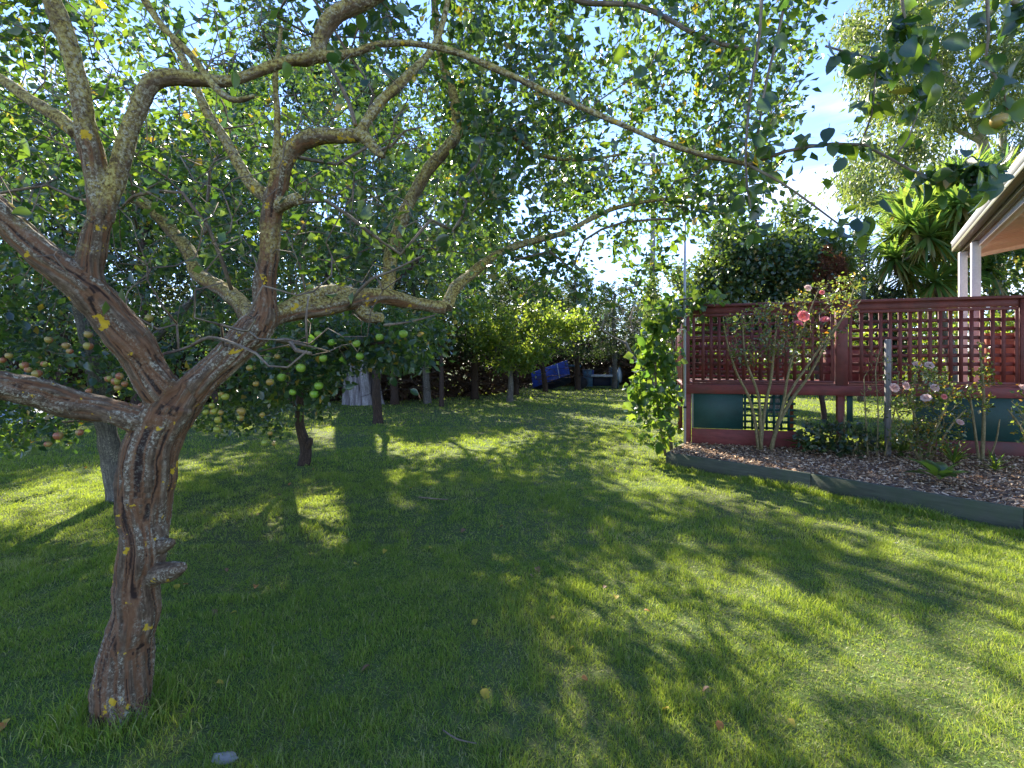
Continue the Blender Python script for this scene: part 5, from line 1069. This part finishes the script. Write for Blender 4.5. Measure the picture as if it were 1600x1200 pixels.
plant('leafy_shrub', 'low glossy broad leaved shrub under the deck opening right of the tall rose', 'shrub', P(1300, 700, 7.5),
      [[(1290, 712, 7.6, 5), (1280, 680, 7.6, 4), (1260, 660, 7.6, 3)], [(1310, 712, 7.5, 5), (1315, 680, 7.5, 4), (1320, 650, 7.5, 3)], [(1330, 712, 7.4, 5), (1345, 685, 7.4, 4), (1355, 660, 7.4, 3)]],
      [([(1240, 678), (1260, 664), (1320, 660), (1365, 668), (1375, 700), (1330, 715), (1290, 708), (1250, 695)], 7.1, 7.7, 120)], 6, .085, 'dark_leaf', 'rose_cane', tmpl=LEAF4, spread=.04)
plant('seedling_stems', 'cluster of thin weedy stems beside the grey stake', 'weed', P(1372, 710, 7.2),
      [[(1370, 712, 7.2, 3), (1372, 640, 7.2, 2.5), (1368, 580, 7.2, 2), (1376, 545, 7.2, 1.5)], [(1356, 712, 7.2, 3), (1352, 640, 7.2, 2.5), (1350, 590, 7.2, 1.5)], [(1382, 712, 7.1, 3), (1398, 640, 7.1, 2), (1405, 580, 7.1, 1.5)]],
      [([(1345, 560), (1375, 540), (1410, 570), (1405, 690), (1345, 700)], 7.0, 7.4, 70)], 4, .035, 'gum_leaf', spread=.03)
def rosette(name, lab, cat, base, n, ln, w, m, lift=.7, stalk=.4, tm=6):
    e = thing(name, base, lab, cat); inv = Matrix.Translation(-e.location)
    half = lambda y: w * math.sin(PI * min(1, y ** .75)) ** .7 if 0 < y < 1 else 0.0
    me = leaf_mesh('leaf', m, half, 6, .35, .25)
    for i in range(n):
        a = i / n * 2 * PI + random.uniform(-.3, .3); el = random.uniform(.35, 1.1) * lift; d = np.array([math.cos(a) * math.cos(el), math.sin(a) * math.cos(el), math.sin(el)]); s = ln * random.uniform(.7, 1.15)
        X = unit(np.cross(d, [0, 0, 1.])); Zv = np.cross(X, d); o = bpy.data.objects.new('leaf', me); COL.objects.link(o); o.parent = e; o.matrix_parent_inverse = inv; p = np.asarray(base) + d * stalk * s * .5
        o.matrix_basis = Matrix([[X[0] * s, d[0] * s, Zv[0] * s, p[0]], [X[1] * s, d[1] * s, Zv[1] * s, p[1]], [X[2] * s, d[2] * s, Zv[2] * s, p[2]], [0, 0, 0, 1]])
    return e
rosette('leafy_plant', 'broad leaved plant alone on the wood chips near the timber edging', 'plant', P(1468, 750, 5.62), 15, .26, .26, M['vine_leaf'], 1.0, .6)
rosette('strappy_plant', 'strappy leaved plant between the grey stake and the pale rose bush', 'plant', P(1408, 706, 7.2), 26, .42, .035, M['vine_leaf'], 1.1, .1)
rosette('leafy_plant', 'tuft of upright leaves behind the broad leaved plant', 'plant', P(1490, 725, 6.5), 22, .3, .05, M['vine_leaf'], 1.3, .2)
rosette('strappy_plant', 'grassy tuft in front of the tall upright rose shoot', 'plant', P(1555, 735, 6.3), 26, .25, .04, M['vine_leaf'], 1.3, .1)
rosette('leafy_plant', 'dark leaved clump at the foot of the tall leggy rose', 'plant', P(1262, 700, 7.6), 18, .3, .14, M['vine_leaf'], 1.0, .3)

# ------------------------------------------------------------------ things under the hedge
def blue_tray():
    c = P(858, 597, 29.0); e = thing('trailer_tray', (c[0], c[1], 0), 'tilted blue metal trailer tray lying under the conifers', 'trailer')
    u = unit(np.array([2.2, 0.1, 0.78])); v = unit(np.array([-.1, .5, .85])); w = np.cross(u, v); o = P(833, 606, 28.6)
    boxobj('side_panel', o, u * 2.2, v * .95, w * .04, M['blue'], e); boxobj('floor', o - w * 1.0 , u * 2.2, w * 1.0, v * .04, M['dark_inside'], e)
    boxobj('end_panel', o + u * 2.16, u * .04, v * .95, -w * 1.0, M['blue'], e); boxobj('rim', o + v * .93, u * 2.2, v * .05, -w * .07, M['rail_white'], e)
    boxobj('rib', o + u * 1.55 + w * .04, u * .05, v * .9, w * .03, M['rail_white'], e); boxobj('drawbar', o + u * 2.2 + v * .5, u * .7 - v * .3, v * .1, w * .1, M['teal'], e)
blue_tray()
def cart():
    c = P(940, 596, 30); e = thing('cart', (c[0], c[1], 0), 'low teal metal cart with pale top rail and dark opening beside a round dish', 'cart'); d = 30.0
    boxobj('end_box', P(914, 604, d), [.45, 0, 0], [0, 1.0, 0], [0, 0, 1.0], M['teal'], e); boxobj('far_post', P(955, 603, d), [.22, 0, 0], [0, .8, 0], [0, 0, 1.1], M['teal'], e)
    boxobj('top_rail', P(924, 589, d - .1), [1.25, 0, 0], [0, .3, 0], [0, 0, .13], M['rail_white'], e); boxobj('tub', P(927, 603, d + .15), [1.05, 0, 0], [0, .9, 0], [0, 0, .55], M['dark_inside'], e, .03)  # tub is a solid near-black block in place of the shaded opening
    boxobj('lever', P(925, 588, d), [.1, 0, 0], [0, .1, 0], [0, 0, .35], M['blue'], e)
    t = Tubes(); q = P(908, 598, d); t.add([q - [0, .12, 0], q + [0, .12, 0]], [.36, .36], 20); t.build('wheel', M['rubber'], e)
    c = P(968, 590, 29.6); c = P(967, 586, 29.0); e = thing('round_dish', (c[0], c[1], 0), 'pale round metal dish standing on edge right of the teal cart', 'dish')
    t = Tubes(); ax = unit(np.array([1.0, -.5, .05])); t.add([c - ax * .06, c - ax * .02, c + ax * .05], [.1, .34, .41], 28); t.build('bowl', M['rail_white'], e)
    t = Tubes(); a = np.linspace(0, 2 * PI, 25); X = unit(np.cross(ax, Z3)); Y = np.cross(X, ax); t.add([c + ax * .055 + (X * math.cos(q) + Y * math.sin(q)) * .42 for q in a], [.025] * 25, 6, False); t.build('rim', M['teal'], e)
    t = Tubes(); t.add([c, [c[0], c[1] + .3, 0]], [.04, .04], 6); t.build('stand', M['teal'], e)
cart()
def tarp():
    c = P(20, 668, 11.6); e = thing('sheeted_stack', (c[0], c[1], 0), 'low stack under a pale blue grey sheet at the far left edge', 'stack')
    n, m_ = 40, 22; x = np.linspace(-2.6, 0.75, n); y = np.linspace(-.6, .7, m_); X, Y = np.meshgrid(x, y); xx, yy = X.ravel(), Y.ravel(); q = np.stack([xx, yy, xx * 0], 1)
    z = .30 * np.clip(1.25 - abs(yy / .6) ** 3, 0, 1) * np.clip((0.8 - xx) / .35, 0, 1) ** .6 + (fbm(q, 3.5, 3, 6) - .5) * .16 + .12; V = np.stack([c[0] + xx, c[1] + yy, z], 1)
    i = (np.arange(m_ - 1)[:, None] * n + np.arange(n - 1)).ravel(); npobj('sheet', V, np.stack([i, i + 1, i + n + 1, i + n], 1), M['tarp'], e, smooth=True)
    for k in range(7): boxobj('plank', [c[0] - 2.4 + k * .44, c[1] - .45, .02], [.3, 0, 0], [0, 1.0, 0], [0, 0, .12], M['dark_inside'], e)
tarp()

# ------------------------------------------------------------------ small things on the lawn
half = lambda y: 0.36 * math.sin(PI * min(1, y ** .8)) ** .75
FCOL = [('yellow', (0.55, 0.40, 0.04)), ('orange', (0.48, 0.19, 0.04)), ('brown', (0.26, 0.14, 0.07))]
FM = []
for cname, cc in FCOL:
    mt = leafmat('fallen_' + cname, [(0, [x * .8 for x in cc]), (1, cc)], [(0, cc), (1, cc)], fac=0.25, rough=0.6, use_rnd=False)
    FM.append(leaf_mesh('fallen_leaf', mt, half, 5, .4, .5))
MARKS = [(-1.69, 2.2, 'the front trunk'), (-3.05, 7.5, 'the dark crooked stem'), (2.2, 7.4, 'the far end of the timber edging'), (3.5, 5.9, 'the middle of the timber edging'), (-5.3, 18.3, 'the broad pale trunk'), (0, 19.5, 'the round lawn tree'), (-4.3, 5.6, 'the grey apple stem'), (0, 3.0, 'the middle of the near lawn'), (0.3, 5.0, 'the middle of the open lawn'), (0.5, 11, 'the far sunny part of the lawn')]
seen = {}
def fallen(px, py, k):
    d = F * CAMH / (py - HZ); b = P(px, py, d); s_ = .045 * random.uniform(.7, 1.25)
    m = min(MARKS, key=lambda q: (q[0] - b[0]) ** 2 + (q[1] - b[1]) ** 2); dx, dy = b[0] - m[0], b[1] - m[1]; ds = math.hypot(dx, dy)
    rel = ('right of' if dx > 0 else 'left of') if abs(dx) > abs(dy) else ('beyond' if dy > 0 else 'in front of')
    lab = '%s %s fallen leaf %s %s %s' % ('small' if s_ < .045 else 'larger', FCOL[k][0], 'just' if ds < .8 else 'a little' if ds < 1.8 else 'well', rel, m[2])
    if lab in seen: return
    seen[lab] = 1; o = bpy.data.objects.new('fallen_leaf', FM[k]); COL.objects.link(o)
    o.location = (b[0], b[1], float(ground_z(b[0], b[1])[0]) + .020); o.scale = (s_, s_, s_); o.rotation_euler = (random.uniform(-.4, .4), random.uniform(-.4, .4), random.uniform(0, 6)); props(o, lab, 'leaf', 'fallen leaves on the lawn')
for px, py, k in ((338, 1076, 0), (370, 962, 0), (868, 975, 0), (1006, 962, 1), (16, 1130, 0)): fallen(px, py, k)
for q in range(75):
    py = 660 + 480 * random.random() ** 1.4; px = random.uniform(0, 1250)
    if px > 1000 and py < 900: continue
    fallen(px, py, (0, 0, 1, 2)[q % 4])
def rock(px, py, s, lab):
    d = F * CAMH / (py - HZ); c = P(px, py, d); n, k = 9, 14; V = []
    for i in range(n + 1):
        for j in range(k): t = i / n * PI; a = j / k * 2 * PI; V.append([math.sin(t) * math.cos(a), math.sin(t) * math.sin(a), math.cos(t)])
    V = np.array(V); V *= (0.5 + 1.0 * fbm(V + 5, 2.4, 4, 8))[:, None]; V = V * [s, s * .6, s * .4] + [c[0], c[1], s * .02]; Q = [[i * k + j, (i + 1) * k + j, (i + 1) * k + (j + 1) % k, i * k + (j + 1) % k] for i in range(n) for j in range(k)]
    props(npobj('stone', V, np.array(Q), M['stone'], smooth=True), lab, 'stone')
rock(350, 1186, .05, 'pale stone half buried in the grass at the bottom edge')
rock(1398, 850, .035, 'small grey stone on the lawn in front of the timber edging')
for l, lab in (([(692, 1150, 2.05, 3), (715, 1166, 2.0, 3), (745, 1172, 1.98, 2)], 'curved dry twig on the near lawn'), ([(655, 780, 5.6, 3), (690, 786, 5.5, 3), (700, 784, 5.5, 2)], 'short straight twig on the middle lawn')):
    q, r = L3(l); q[:, 2] = [float(ground_z(a[0], a[1])[0]) + .03 for a in q]; t = Tubes(); q, r = catmull(q, r, .03); t.add(q, r, 5); props(t.build('fallen_twig', M['twig_bark']), lab, 'twig')
print('tris', sum(len(m.loops) - 2 * len(m.polygons) for m in bpy.data.meshes), 'objs', len(bpy.data.objects), 'grass', ngrass, 'trunkverts', ntrunk)
